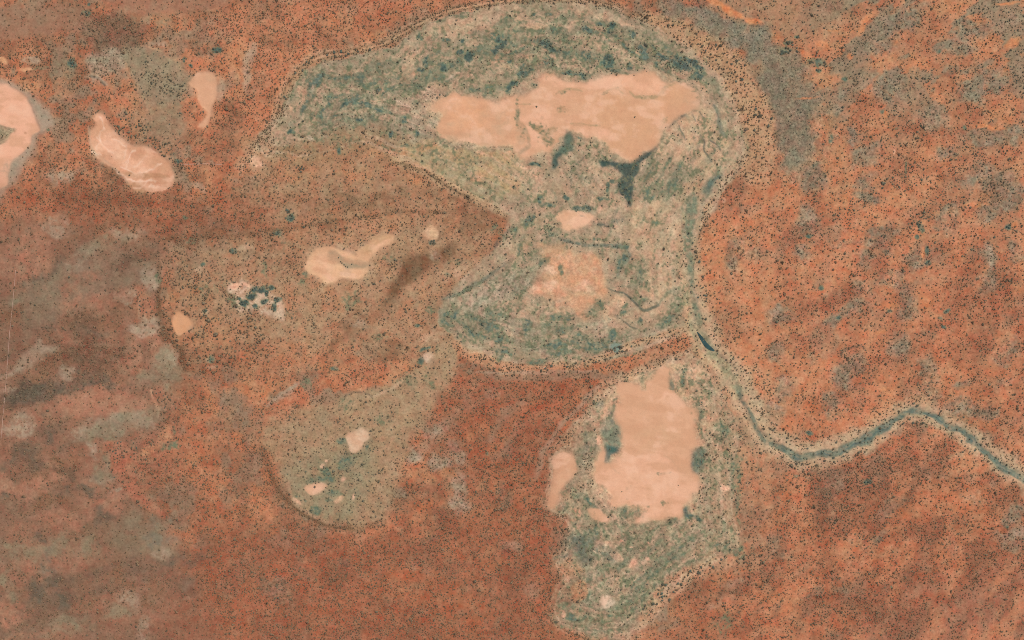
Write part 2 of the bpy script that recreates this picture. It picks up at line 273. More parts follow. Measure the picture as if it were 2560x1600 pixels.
B('B4', 'bare', [(870, 650, 70, 30, 20), (1090, 50, 28, 16), (1760, 80, 22, 22), (460, 480, 14, 30), (460, 410, 12, 14), (1100, 270, 12, 50), (780, 840, 60, 14), (1760, 520, 40, 40), (850, 1250, 60, 30), (1120, 620, 50, 50)], a=.7, warp=5, d=3)
B('B4', 'dark', [(1080, 85, 24, 40, -35), (1140, 350, 22, 22), (1130, 260, 14, 40), (1710, 95, 20, 18), (300, 165, 24, 14), (1060, 165, 16, 18), (860, 690, 18, 12), (1270, 690, 26, 10, -30), (1220, 735, 16, 12), (1240, 790, 22, 10, 30), (500, 735, 20, 12), (375, 530, 18, 16)], a=.7, warp=4, patch=(8, .5), g=.5)
S(('B4', [510, 1000, 545, 960, 600, 945, 660, 935, 690, 960]), 5, 'dark', a=.5, d=50, s=1.2)
S(('B4', [630, 1130, 670, 1125, 690, 1090]), 5, 'dark', a=.5, d=50, s=1.2)
S(('B4', [770, 1300, 790, 1340, 760, 1380]), 8, 'slate', a=.6)
S(('B3', [1520, 260, 1560, 210, 1640, 170, 1690, 110]), [8, 12, 16, 12], 'slate', a=.6, soft=6, g=.4)
B('B3', 'grey', [(1640, 250, 110, 110, -30), (1560, 380, 60, 70)], a=.85, warp=8, gr=1.4, d=16)
B('B3', 'slate', [(1540, 310, 26, 70, 10)], a=.5, warp=6)
B('C4', 'grey', [(450, 320, 110, 40), (430, 450, 60, 130, 10), (470, 650, 40, 70), (900, 560, 80, 50, -25), (790, 770, 90, 40, -30), (1300, 850, 55, 60), (1730, 790, 130, 60), (1460, 530, 60, 60), (30, 800, 60, 90), (120, 910, 70, 50), (355, 1170, 40, 55), (290, 1220, 70, 20), (530, 1170, 50, 35), (1740, 640, 50, 70), (680, 150, 70, 40), (250, 330, 90, 40), (1330, 220, 70, 24, -15), (640, 850, 70, 60), (1720, 860, 90, 30)], a=.85, warp=10, patch=(10, .35), gr=1.3, d=20, g=.45)
B('C4', 'ash', [(820, 640, 45, 40), (1300, 880, 40, 30), (1740, 770, 90, 30), (470, 400, 40, 30), (1790, 450, 25, 60), (440, 530, 20, 30)], a=.65, warp=6, d=4)
B('C4', 'orange', [(1380, 270, 130, 60), (980, 660, 140, 60, -25), (560, 860, 80, 40, -30), (440, 970, 110, 40, -50), (170, 1270, 90, 16, -50), (650, 560, 35, 70, 20), (650, 340, 40, 35), (780, 360, 30, 30), (110, 520, 30, 50), (1700, 70, 120, 80), (950, 760, 60, 40)], a=.65, warp=9, d=9)
B('C4', 'umber', [(420, 300, 60, 40), (400, 620, 120, 120), (900, 480, 80, 50), (1160, 460, 70, 50), (110, 420, 70, 40), (1100, 1330, 80, 60), (1000, 1450, 150, 50), (1730, 1200, 80, 60), (160, 1400, 50, 50), (540, 1240, 60, 40), (1640, 870, 50, 30), (930, 1060, 90, 50)], a=.4, warp=9, d=30)
B('C4', 'dark', [(710, 388, 36, 20), (880, 1145, 9, 9), (80, 500, 16, 18), (1280, 1360, 10, 8), (290, 50, 30, 18), (200, 355, 16, 14), (1700, 710, 10, 8)], a=.75, warp=3, patch=(8, .4), g=.5)
S(('C4', [1770, 410, 1780, 470, 1750, 520, 1770, 600]), 4, 'umber', a=.6, warp=3)
B('C3', 'slate', [(90, 1100, 70, 60), (1720, 1290, 90, 40, -20), (1500, 1190, 130, 30, -15), (130, 1130, 40, 60)], a=.5, warp=10, d=26)
B('C3', 'ash', [(1480, 1260, 120, 35, -10), (120, 1150, 30, 60), (1600, 1110, 100, 30, -6)], a=.5, warp=9, d=8)
B('C3', 'green', [(1500, 1420, 90, 60, -25)], a=.7, warp=9, d=8)
B('C2', 'grey', [(1450, 480, 60, 130, 5), (1420, 200, 80, 60, -40), (1110, 210, 70, 60), (1260, 20, 110, 40), (1660, 1060, 50, 40), (1230, 800, 50, 60), (1770, 200, 50, 60), (600, 990, 50, 30), (130, 1150, 90, 90), (1740, 500, 60, 80), (1300, 270, 60, 60), (1100, 1000, 60, 50), (1780, 840, 40, 60)], a=.85, warp=9, patch=(10, .35), gr=1.3, d=24, g=.35)
B('C2', 'ash', [(1450, 410, 40, 50), (1420, 560, 40, 50), (1440, 190, 40, 50, -40), (1120, 230, 30, 40), (880, 520, 50, 60)], a=.5, warp=7, d=12)
B('C2', 'orange', [(1220, 360, 110, 60), (1190, 600, 60, 50), (1520, 60, 160, 50, -30), (1600, 1150, 130, 140), (1530, 1250, 120, 50), (1050, 1180, 90, 70), (1650, 960, 70, 90), (60, 60, 80, 100)], a=.5, warp=10, d=14)
B('C2', 'slate', [(1300, 660, 110, 60), (570, 1080, 70, 90), (860, 1270, 80, 50), (1240, 870, 50, 50), (330, 800, 120, 60), (830, 1060, 70, 40), (1530, 880, 60, 40), (280, 1200, 90, 90), (1150, 1440, 90, 60)], a=.35, warp=10, d=34)
B('C2', 'dark', [(1635, 195, 14, 18), (430, 1080, 14, 12)], a=.7, warp=3)
# the middle: brown scald bands
P(('O', [430, 585, 560, 570, 720, 560, 860, 530, 1000, 510, 1130, 530, 1150, 580, 1060, 690, 1040, 800, 960, 860, 860, 830, 760, 830, 640, 830, 500, 820, 440, 790, 400, 680, 400, 610]), (172, 136, 105), a=.92, soft=44, warp=20, patch=(30, .35), d=15, g=.35)
P(('O', [560, 410, 640, 370, 760, 370, 850, 350, 950, 390, 1080, 450, 1160, 500, 1060, 500, 900, 510, 700, 540, 600, 500]), (170, 134, 103), a=.92, soft=46, warp=20, patch=(30, .35), d=13, g=.35)
B('A2', 'umber', [(880, 1400, 260, 60, -6), (600, 1420, 120, 50), (1350, 1390, 130, 30, 12), (1560, 1500, 160, 40, 5)], a=.45, warp=12, d=16)
B('A2', 'orange', [(830, 1090, 60, 40), (700, 1230, 130, 50), (1150, 1290, 110, 30, 12), (300, 1230, 150, 40, -10)], a=.5, warp=10, d=20)
P(('B2', [900, 640, 930, 520, 1000, 400, 1060, 310, 1140, 262, 1250, 290, 1330, 250, 1420, 215, 1330, 320, 1220, 400, 1110, 480, 1010, 560, 950, 640, 890, 690]), 'umber', a=.97, soft=12, warp=8, d=5, gr=1.0)
P(('B2', [900, 620, 860, 690, 760, 740, 640, 820, 520, 940, 560, 980, 680, 880, 800, 790, 920, 710, 1000, 620]), 'brown', a=.6, soft=22, warp=10, d=14)
B('B2', 'umber', [(960, 990, 90, 60), (640, 850, 60, 50), (520, 970, 70, 50), (560, 60, 70, 50), (1440, 60, 110, 60), (1620, 100, 110, 70), (1330, 300, 90, 40, -30), (700, 740, 60, 30)], a=.5, warp=12, d=14)
B('B2', 'green', [(660, 620, 60, 50, -40), (60, 400, 25, 70), (320, 450, 60, 16, -50), (250, 720, 40, 24), (170, 200, 24, 60), (870, 890, 40, 26), (920, 320, 40, 24)], a=.55, warp=8, d=16)
B('B2', 'dark', [(140, 145, 34, 26), (235, 25, 34, 34), (340, 415, 22, 12), (1140, 805, 22, 14), (555, 1105, 36, 14), (1350, 440, 22, 18)], a=.7, warp=4, patch=(8, .5), g=.5)
B('B2', 'red', [(160, 960, 160, 60), (500, 1030, 220, 40), (140, 1150, 160, 90), (900, 1080, 140, 40), (800, 1160, 160, 50), (60, 1380, 150, 60), (1450, 1200, 200, 60), (1650, 1280, 160, 80), (1500, 1420, 200, 80)], a=.5, warp=12, d=26)
B('B2', 'rust', [(820, 1130, 130, 50), (1700, 1200, 140, 60), (450, 1130, 150, 40)], a=.5, warp=12, d=34)
B('B2', 'ash', [(200, 1280, 110, 24, -38), (1260, 1250, 40, 60), (1680, 1270, 60, 30, -40), (1760, 1400, 60, 24, -50), (720, 800, 60, 26), (1260, 300, 30, 50)], a=.6, warp=7, d=14)
B('B2', 'green', [(345, 1215, 45, 30)], a=.6, warp=5)
B('B1', 'tan', [(1740, 250, 60, 22, -10), (1410, 390, 34, 22), (1460, 700, 30, 22), (1470, 1020, 24, 26), (1490, 1090, 40, 14)], a=.7, warp=5, d=3)
B('B1', 'dark', [(1665, 265, 26, 22), (1440, 365, 18, 14), (1455, 690, 16, 18), (1490, 1030, 18, 30), (1315, 35, 26, 16), (1410, 540, 26, 14), (1350, 195, 34, 18), (1120, 450, 26, 34)], a=.65, warp=4, patch=(8, .4), g=.5)
B('B1', 'umber', [(1500, 130, 120, 40, -10), (1200, 180, 60, 40), (1120, 650, 22, 130), (1150, 850, 30, 90, -30), (1300, 1020, 24, 90), (1340, 200, 90, 22, -8)], a=.6, warp=8, d=30)
B('B1', 'pink', [(1190, 340, 60, 110), (1160, 230, 50, 60)], a=.4, warp=6, d=24, s=1.2)

# ------------------------------------------------------------------ lake beds
lake_bed = ('O', [735, 155, 790, 140, 860, 125, 920, 110, 975, 75, 1030, 45, 1100, 22, 1200, 5, 1300, -2, 1400, 5, 1480, 30, 1560, 60, 1640, 110, 1700, 160, 1740, 220, 1760, 290, 1770, 350, 1750, 400, 1720, 440, 1690, 500, 1660, 540, 1642, 600, 1640, 660, 1650, 720, 1630, 780, 1590, 805, 1510, 835, 1430, 850, 1330, 868, 1240, 865, 1180, 845, 1100, 825, 1060, 790, 1030, 760, 1050, 700, 1110, 640, 1180, 570, 1200, 510, 1150, 480, 1080, 440, 1000, 400, 930, 370, 850, 345, 740, 378, 640, 370, 600, 350, 630, 300, 662, 262, 690, 200])
P(lake_bed, (173, 148, 120), a=.95, soft=8, warp=6, d=3.5, g=.55, gr=.9, k=2, h=-3,
  obj=('lake_bed', 'wide tan and green floor of the dry lake ringed by trees', 'lake bed', None, 'structure'))
BEDS = [len(REGIONS)]; lb = (rid == len(REGIONS)).astype(F32)
col[:] = lerp(col, PAL['olive'], ss(.45, .8, n01(70, 90, 4)) * lb * .6)
P(('O', [640, 370, 760, 300, 900, 300, 1000, 350, 930, 380, 850, 350, 740, 385]), (160, 130, 98), a=.7, soft=18, warp=10, d=12, g=.4)
S(('O', [590, 350, 700, 372, 800, 358, 900, 352, 980, 385]), [50, 60, 60, 50, 30], (166, 128, 96), a=.8, soft=22, warp=12, d=14, g=.35)
P(('A2', [360, 480, 450, 455, 560, 465, 700, 500, 900, 540, 960, 620, 940, 720, 1010, 790, 900, 830, 760, 870, 600, 880, 500, 900, 380, 860, 300, 760, 260, 680, 320, 560]), 'green', a=.75, soft=14, warp=10, patch=(22, .3), d=3, g=.7, gr=1.2)
B('A2', 'teal', [(420, 590, 100, 90), (470, 660, 110, 60), (720, 560, 80, 50), (880, 600, 60, 50), (640, 720, 70, 30, -30), (760, 730, 60, 50), (730, 840, 50, 24), (860, 740, 60, 40), (620, 610, 40, 50)], a=.6, warp=8, patch=(14, .5), g=.7)
B('A2', 'dark', [(720, 840, 34, 12), (610, 740, 40, 8, -40), (860, 630, 26, 14), (590, 1060, 20, 24), (240, 930, 30, 18), (1160, 260, 28, 30), (1340, 275, 40, 16), (1460, 290, 16, 14), (1200, 450, 22, 44, 15), (1340, 480, 26, 26), (1450, 375, 24, 26), (1520, 410, 40, 26), (1700, 310, 44, 44, 40), (1680, 370, 30, 26), (1760, 300, 12, 26), (1600, 470, 20, 14), (1660, 240, 22, 12), (1170, 500, 22, 18), (1040, 850, 18, 26), (1130, 940, 16, 26), (970, 940, 16, 20), (1225, 1065, 24, 24), (1165, 1135, 30, 12), (1480, 1210, 28, 26), (1730, 1220, 18, 16), (1050, 1020, 28, 16), (1300, 1100, 12, 14), (1510, 1270, 16, 14), (1550, 1080, 26, 8), (1620, 1075, 22, 8), (1340, 660, 40, 16, -40), (1130, 720, 16, 26), (1610, 700, 14, 34), (1570, 700, 8, 20), (1790, 430, 22, 20), (1360, 610, 16, 40, 20), (1780, 640, 26, 40)],
  a=.75, warp=5, patch=(9, .5), g=.75, d=14)
B('A2', 'green', [(1340, 400, 110, 60), (1250, 580, 150, 80), (1040, 590, 90, 60, -40), (1480, 100, 200, 24, -8), (960, 380, 90, 26, -10), (1700, 560, 110, 60, 15), (1480, 530, 130, 60, -40), (330, 880, 60, 24), (980, 760, 30, 50), (900, 640, 90, 90), (1060, 560, 60, 80), (1700, 640, 120, 40), (1550, 240, 40, 20), (1400, 300, 110, 50)], a=.55, warp=10, patch=(14, .45), g=.7)
S(('A2', [1580, 460, 1640, 500, 1720, 530, 1812, 545]), 8, 'green', a=.8, soft=6)
B('A2', 'tan', [(1420, 180, 220, 60, -10), (1060, 470, 90, 80), (1130, 380, 70, 60), (830, 690, 80, 40), (1330, 610, 60, 40), (300, 640, 40, 120, 20), (700, 480, 90, 20), (1000, 330, 80, 16)], a=.6, warp=10, d=2)
B('A2', 'pan', [(1710, 420, 60, 26, -10), (1770, 480, 50, 16, 20), (1120, 520, 26, 22), (235, 770, 12, 22), (300, 520, 24, 10, -50), (1660, 250, 40, 60)], a=.6, warp=6, d=0)
B('A2', 'pale', [(385, 975, 28, 16), (400, 630, 12, 24), (380, 640, 16, 8), (1360, 545, 50, 10, -30), (1050, 730, 70, 8, 30)], a=.75, warp=4, d=0)
P(('A2', [1000, 1020, 1300, 1000, 1812, 1080, 1900, 1200, 1850, 1400, 1700, 1420, 1560, 1400, 1420, 1330, 1260, 1230, 1120, 1160]), 'straw', a=.8, soft=14, warp=10, d=2, g=.5)
B('A2', 'ash', [(1130, 760, 110, 90), (1150, 880, 130, 70), (1400, 1020, 200, 30), (1600, 1040, 140, 30), (1240, 660, 80, 30)], a=.5, warp=8, gr=1.5, d=8, g=.6)
B('A2', 'orange', [(1010, 1080, 100, 22, 10), (1260, 1090, 40, 60), (860, 1100, 60, 30), (1180, 1050, 60, 20)], a=.35, warp=8)

# ------------------------------------------------------------------ big pan of the lake
pan = [('A2', [1215, 725, 1330, 690, 1390, 662, 1480, 690, 1560, 715, 1640, 722, 1740, 700]), ('A3', [0, 692, 100, 682, 165, 645, 190, 565, 250, 525, 330, 512, 390, 548, 480, 572, 560, 560, 640, 540, 700, 515, 800, 515, 900, 508, 1000, 512, 1050, 560, 1100, 592, 1200, 585, 1290, 612, 1350, 690, 1340, 770, 1250, 790, 1180, 820, 1110, 890, 1060, 960, 1020, 1040, 940, 1080, 860, 1108, 790, 1120, 730, 1070, 650, 1020, 560, 960, 480, 925, 410, 905, 370, 960, 310, 1050, 220, 1080, 120, 1100, 40, 1085]), ('A2', [1812, 1040, 1760, 1000, 1700, 1012, 1560, 1000, 1500, 992, 1380, 965, 1300, 950, 1255, 900, 1330, 850, 1290, 800, 1225, 765])]
P(pan, 'tan', a=.7, soft=16, warp=9, patch=(14, .3))
P(pan, 'pan', a=.95, soft=5, warp=11, d=.1, g=.7, gr=.2, h=-5, k=2,
  obj=('claypan', 'broad bare orange pink pan of the big dry lake, widest at its east end', 'claypan', 'claypans', None))
B('A2', 'tan', [(1290, 800, 90, 70), (1350, 930, 110, 40), (1240, 740, 60, 30), (1640, 960, 130, 50), (1770, 860, 60, 110), (1450, 960, 100, 30)], a=.8, warp=8, patch=(12, .5))
B('A2', 'panhi', [(1420, 730, 90, 40), (1540, 850, 60, 60), (1330, 760, 50, 30), (1480, 960, 40, 24)], a=.6, warp=7)
P([('A2', [1215, 725, 1390, 665, 1600, 715, 1740, 720]), ('A3', [60, 800, 40, 1000, -60, 1030]), ('A2', [1500, 985, 1310, 945, 1255, 900, 1330, 850])], (228, 170, 132), a=.5, soft=14, warp=8)
B('A3', (214, 163, 124), [(1150, 690, 180, 60, -10), (800, 800, 330, 130, 10), (820, 980, 180, 90)], a=.7, warp=10, patch=(30, .2))
B('A3', 'panhi', [(960, 600, 110, 34, 10), (300, 560, 110, 24), (560, 600, 300, 18, 2), (180, 960, 90, 90), (600, 930, 110, 40, 20), (200, 850, 130, 40), (750, 560, 200, 24)], a=.75, warp=6, patch=(16, .3))
B('A3', 'green', [(850, 665, 20, 14), (960, 682, 70, 10, 3), (1090, 625, 50, 16, -30), (660, 650, 30, 12), (740, 630, 30, 8), (380, 640, 60, 14, -10), (350, 780, 40, 30, -30), (470, 880, 50, 8, 5), (580, 880, 40, 8), (130, 735, 12, 8), (210, 840, 14, 10), (1080, 850, 30, 16, -40)], a=.55, warp=5, patch=(8, .3))
P(('A3', [560, 592, 700, 545, 800, 525, 900, 520, 1000, 525, 1050, 575, 1085, 608, 1040, 652, 960, 662, 860, 650, 780, 620, 700, 600]), (233, 178, 143), a=.75, soft=4, warp=5)
for ln, wd in (([830, 655, 880, 675, 960, 686, 1030, 680, 1070, 650, 1110, 612, 1155, 598], [4, 6, 7, 7, 9, 9, 5]), ([340, 640, 420, 626, 490, 640], [6, 5, 3]), ([630, 660, 700, 636, 750, 642, 780, 665], [3, 4, 4, 3]), ([410, 870, 500, 868, 610, 886], [3, 4, 3]), ([325, 800, 365, 770, 340, 750], [6, 5, 4]), ([1060, 900, 1090, 850, 1080, 830], [5, 6, 3]), ([60, 740, 130, 735], [3, 4])):
    S(('A3', ln), wd, (164, 144, 108), a=.75, warp=5, soft=2.5, patch=(6, .4))
S(('A3', [120, 1000, 90, 900, 50, 850, 40, 790]), [6, 6, 8, 6], (170, 145, 110), a=.7, warp=4, soft=3, patch=(7, .4))
P(('A3', [140, 890, 190, 885, 230, 920, 290, 900, 310, 930, 270, 960, 250, 1030, 215, 1020, 200, 960, 150, 910]), (172, 140, 104), a=.85, soft=4, warp=4, d=3)
S(('A3', [50, 780, 40, 860, 90, 900, 110, 1000, 120, 1040, 60, 1080]), [7, 9, 6, 6, 9, 8], 'olive', a=.7, soft=4, warp=3, patch=(12, .3))
B('A3', 'tan', [(50, 960, 40, 100)], a=.7, warp=5)
B('A2', 'tan', [(1450, 960, 120, 18, -4), (1580, 960, 60, 40), (1720, 880, 60, 60), (1370, 890, 30, 12), (1660, 800, 90, 30), (1300, 830, 40, 30)], a=.5, warp=6, patch=(12, .4))
B('A2', 'pano', [(1480, 850, 160, 90), (1450, 760, 90, 40), (1560, 790, 60, 30)], a=.4, warp=10)
S(('A3', [1200, 560, 1280, 590, 1340, 650, 1400, 740]), [6, 8, 8, 6], 'ash', a=.5, soft=4)
B('A3', 'panhi', [(50, 1160, 50, 22, 10), (140, 1220, 90, 34, 35), (930, 1150, 22, 22, -40), (640, 1480, 40, 20), (390, 1500, 30, 20), (1510, 1420, 14, 24, 15), (1340, 1500, 20, 8)], a=.55, warp=6, d=1)
P(('B3', [305, 20, 360, -30, 450, -20, 560, 0, 590, 20, 540, 75, 480, 105, 400, 128, 350, 100, 330, 60]), (228, 178, 142), a=.92, soft=4, warp=4, d=1, gr=.3, k=2,
  obj=('claypan', 'bright salmon triangular scald south of the dark forked swamp', 'claypan', 'claypans', None))
B('A2', 'pan', [(1770, 1080, 36, 12, -10), (1560, 1240, 40, 30)], a=.6, warp=5)

# northern scrub of the lake bed
P(('A3', [230, 90, 330, 75, 430, 130, 500, 150, 560, 230, 540, 290, 620, 340, 700, 390, 650, 460, 520, 540, 400, 520, 300, 500, 200, 520, 60, 560, -60, 480, -40, 330, 100, 290, 180, 210]), 'green', a=.72, soft=12, warp=10, patch=(18, .4), g=.7, d=5, gr=1.2)
P(('A3', [640, 190, 770, 200, 880, 255, 1000, 330, 1100, 400, 1220, 420, 1350, 500, 1330, 560, 1180, 520, 1050, 500, 900, 460, 760, 440, 640, 330, 600, 260]), 'green', a=.7, soft=12, warp=10, patch=(14, .5), g=.7, d=10, gr=1.2)
B('A3', 'dark', [(520, 200, 24, 60, -25), (140, 105, 18, 14), (250, 90, 30, 16), (240, 300, 20, 18), (250, 330, 60, 40), (690, 215, 50, 40), (850, 250, 40, 18, 35), (600, 175, 22, 12), (120, 470, 60, 40), (90, 520, 50, 40), (20, 600, 60, 34), (530, 520, 60, 34), (470, 510, 60, 24), (660, 430, 60, 40), (950, 360, 60, 26, 35), (1050, 400, 60, 30), (1160, 440, 70, 40), (1250, 460, 60, 40), (1310, 550, 40, 30), (720, 490, 40, 24), (250, 430, 60, 30), (850, 450, 40, 30), (1330, 480, 26, 16), (400, 500, 50, 20), (540, 390, 22, 20), (160, 610, 22, 22)],
  a=.68, warp=7, patch=(9, .6), g=.8, d=18)
B('A3', 'tan', [(110, 200, 130, 60), (560, 110, 170, 40, 15), (800, 180, 150, 30, 25), (1080, 270, 100, 30, 25), (1150, 560, 120, 30, 15), (800, 400, 60, 30), (580, 300, 26, 60)], a=.6, warp=9, d=2)
B('A3', 'pan', [(900, 375, 24, 10, 25), (630, 250, 26, 10, 30), (130, 400, 18, 16), (400, 210, 12, 12)], a=.7, warp=4, d=0)

# around the pan, south half of the lake bed
P(('A3', [1050, 970, 1130, 870, 1300, 790, 1450, 760, 1530, 900, 1570, 1050, 1530, 1200, 1400, 1290, 1300, 1240, 1200, 1150, 1060, 1110, 980, 1130]), (200, 165, 131), a=.9, soft=16, warp=9, d=1.2)
P([('A3', [860, 1420, 1000, 1420, 1200, 1400, 1300, 1512]), ('B3', [1170, 0, 1205, 100, 1230, 300, 1238, 480, 1200, 560, 1100, 550, 1030, 640, 960, 600, 940, 480, 990, 350, 960, 260, 860, 200, 850, 120])], (200, 165, 131), a=.92, soft=14, warp=8, d=1.2)
B('A3', 'tan', [(1330, 700, 90, 90), (1200, 930, 160, 100), (1150, 1050, 120, 60), (1400, 900, 60, 200), (1550, 1150, 60, 130, 20), (1330, 1080, 120, 120), (560, 1040, 110, 60), (650, 1330, 200, 120), (100, 1280, 160, 90, 25), (180, 1400, 120, 60)], a=.6, warp=12, d=2, g=.6)
P(('A3', [870, 1220, 980, 1150, 1060, 1120, 1150, 1100, 1200, 1160, 1300, 1230, 1340, 1270, 1250, 1340, 1150, 1380, 1000, 1400, 900, 1390, 860, 1320]), 'green', a=.6, soft=20, warp=12, patch=(18, .5), d=3, g=.7)
B('A3', 'green', [(1290, 1100, 80, 40, -35), (1120, 1000, 90, 40), (1000, 1120, 60, 40), (480, 1130, 90, 110), (520, 1250, 60, 50), (680, 1130, 80, 80), (430, 1000, 80, 60), (560, 1050, 100, 50), (1350, 640, 40, 60), (1220, 540, 110, 26, 12), (240, 980, 60, 60), (170, 900, 60, 30, 35), (60, 860, 30, 160), (1440, 1180, 60, 100)], a=.5, warp=10, patch=(14, .5), g=.7, d=5)
B('A3', 'sage', [(1440, 640, 40, 80, -15), (1420, 560, 40, 40)], a=.8, warp=5, d=1)
B('A3', 'dark', [(160, 1160, 50, 12, 10), (490, 975, 24, 8, 30), (650, 1400, 50, 12), (540, 1475, 50, 20), (200, 1420, 26, 40), (390, 1400, 24, 18), (250, 1450, 70, 20), (470, 1480, 40, 16), (10, 1330, 14, 10), (680, 1340, 20, 50), (720, 1290, 30, 14), (1305, 780, 26, 10), (1310, 560, 34, 24)], a=.7, warp=5, patch=(9, .5), g=.75, d=12)
S(('A3', [520, 1100, 470, 1150, 430, 1180, 415, 1220]), 4, 'dark', a=.6, warp=2, d=30)
S(('A3', [420, 1330, 430, 1230, 520, 1270, 570, 1260]), 5, 'teal', a=.4, warp=3, d=30)
P(('A3', [390, 930, 445, 945, 440, 1030, 400, 1080, 345, 1110, 322, 1180, 292, 1195, 290, 1140, 320, 1080, 370, 1020]), 'teal', a=.75, soft=9, warp=5, patch=(12, .35), g=.8, solid=True)
P(('A3', [620, 1140, 700, 1150, 780, 1160, 860, 1130, 940, 1090, 1000, 1050, 1025, 1035, 985, 1095, 905, 1150, 880, 1210, 850, 1280, 855, 1340, 840, 1400, 825, 1450, 803, 1400, 765, 1340, 755, 1290, 785, 1240, 740, 1190, 690, 1175, 640, 1180]), 'dark', a=.9, soft=6, warp=4, patch=(10, .22), g=.8, d=9, solid=True)
B('A3', 'teal', [(900, 1260, 40, 40), (760, 1310, 30, 40), (950, 1180, 50, 20, -40), (980, 1360, 60, 50)], a=.5, warp=8, patch=(10, .5))
S(('A3', [1440, 750, 1460, 850, 1480, 930, 1515, 970]), [10, 11, 14, 5], 'teal', a=.75, soft=5, g=.8)
S(('A3', [1110, 905, 1170, 840, 1235, 815]), [6, 9, 6], 'dark', a=.65, soft=4)
for ln, wd in (([1340, 965, 1365, 1010, 1358, 1060, 1390, 1110, 1415, 1150], 4), ([1410, 1000, 1450, 1020, 1475, 1065], 4), ([1185, 890, 1215, 950, 1230, 995], 3), ([1275, 790, 1300, 860], 3), ([1330, 790, 1372, 860], 3)):
    S(('A3', ln), wd, 'dark', a=.75, warp=2, soft=2)

# lower lake bed
B('B3', 'tan', [(1080, 200, 150, 240), (950, 250, 60, 160), (1150, 470, 130, 60), (60, 330, 90, 60), (700, 620, 140, 60), (1060, 660, 110, 60, -40), (900, 700, 130, 60), (80, 640, 120, 40)], a=.7, warp=10, d=1.5, g=.6)
P(('B3', [200, 210, 300, 230, 450, 270, 600, 290, 640, 360, 660, 480, 700, 560, 640, 600, 560, 640, 500, 720, 460, 680, 400, 610, 280, 600, 180, 560, 110, 540, 200, 460, 250, 360, 210, 280]), (214, 162, 124), a=.85, soft=9, warp=8, patch=(20, .3), d=2, g=.5,
  obj=('claypan', 'ragged salmon scald pan in the middle of the lower lake bed', 'claypan', 'claypans', None))
B('B3', 'pan', [(260, 520, 150, 40, -5), (340, 620, 120, 60), (580, 380, 60, 50), (520, 690, 40, 40), (740, 640, 80, 60), (700, 740, 40, 60), (60, 700, 50, 26)], a=.65, warp=8, d=1)
B('B3', 'straw', [(120, 60, 90, 40, -30), (60, 250, 90, 40, -20), (340, 230, 110, 24, 10)], a=.5, warp=8, d=3)
B('B3', 'sage', [(220, 620, 90, 60), (120, 860, 90, 120), (200, 960, 100, 60), (620, 780, 90, 70), (90, 420, 140, 50), (420, 960, 90, 50)], a=.6, warp=12, gr=1.3, d=6, g=.6)
P(('B2', [1812, 380, 1700, 470, 1560, 540, 1450, 600, 1530, 660, 1600, 690, 1700, 650, 1812, 610, 1900, 560, 1950, 480]), 'ash', a=.75, soft=10, warp=8, d=4, g=.6, gr=1.3)
B('B2', 'ash', [(1790, 830, 60, 120), (1560, 700, 60, 110, 40), (1640, 600, 110, 60, -20)], a=.55, warp=10, gr=1.3, d=5)
B('B2', 'green', [(1580, 810, 130, 90), (1700, 730, 110, 60), (1350, 740, 60, 90), (1450, 880, 60, 30), (1250, 680, 60, 40), (1750, 900, 50, 80)], a=.65, warp=10, patch=(14, .4), g=.7, d=7)
B('B2', 'teal', [(1360, 770, 34, 60, -20), (1710, 860, 34, 70, -10), (1480, 640, 40, 16, 30), (1330, 740, 24, 24), (1800, 980, 40, 26), (1490, 870, 30, 20), (1740, 960, 20, 50)], a=.65, warp=6, patch=(10, .5), g=.8, d=10)
B('B2', 'tan', [(1760, 250, 60, 60, -40), (1420, 420, 140, 40, -30), (1240, 880, 70, 60), (1350, 950, 60, 30), (1690, 530, 30, 20), (1230, 1270, 30, 90, 30), (1330, 1100, 60, 70)], a=.6, warp=9, d=5)
B('B2', 'green', [(1440, 340, 90, 24, -8), (1760, 170, 40, 60, 40), (1690, 110, 40, 20, -30)], a=.6, warp=7, patch=(10, .5), d=28, g=.6)
S(('B2', [1320, 600, 1420, 570, 1540, 510, 1640, 450, 1700, 400, 1760, 360]), [6, 9, 12, 9, 6, 4], 'teal', a=.7, soft=5, g=.8, d=26)
S(('B2', [1690, 240, 1710, 200, 1760, 150, 1812, 100]), [7, 9, 9, 8], 'dark', a=.6, soft=4, patch=(9, .5), d=30, g=.7)
B('B3', 'green', [(90, 40, 110, 50), (130, 250, 110, 40), (560, 200, 200, 26, 8), (640, 300, 40, 22), (280, 740, 100, 60), (600, 650, 90, 40, -30), (90, 790, 34, 90), (380, 800, 90, 70), (500, 880, 110, 50), (430, 990, 120, 50), (870, 380, 70, 60), (240, 320, 60, 40), (40, 600, 70, 90), (920, 480, 60, 60), (660, 880, 70, 60), (1000, 80, 40, 30), (880, 620, 40, 60)], a=.62, warp=9, patch=(13, .45), g=.75, d=5)
B('B3', 'teal', [(460, 860, 60, 26), (540, 900, 40, 26), (280, 990, 40, 50), (230, 1040, 80, 18, -12), (700, 860, 22, 60, 20), (640, 920, 40, 30), (360, 380, 14, 40), (800, 680, 20, 50, 20), (900, 760, 20, 40, 20), (90, 770, 22, 50), (560, 690, 40, 14, -50), (930, 600, 24, 30)], a=.6, warp=6, patch=(10, .45), g=.8)
P(('B3', [1030, 800, 1080, 740, 1120, 650, 1170, 610, 1200, 640, 1160, 720, 1110, 790, 1050, 840]), 'green', a=.8, soft=10, warp=6, patch=(14, .3), g=.6)
S(('B3', [330, 180, 400, 200, 500, 215, 570, 230, 660, 225, 740, 230, 820, 225]), [7, 9, 10, 9, 10, 16, 8], 'teal', a=.8, soft=4, patch=(10, .3), g=.8, d=18)
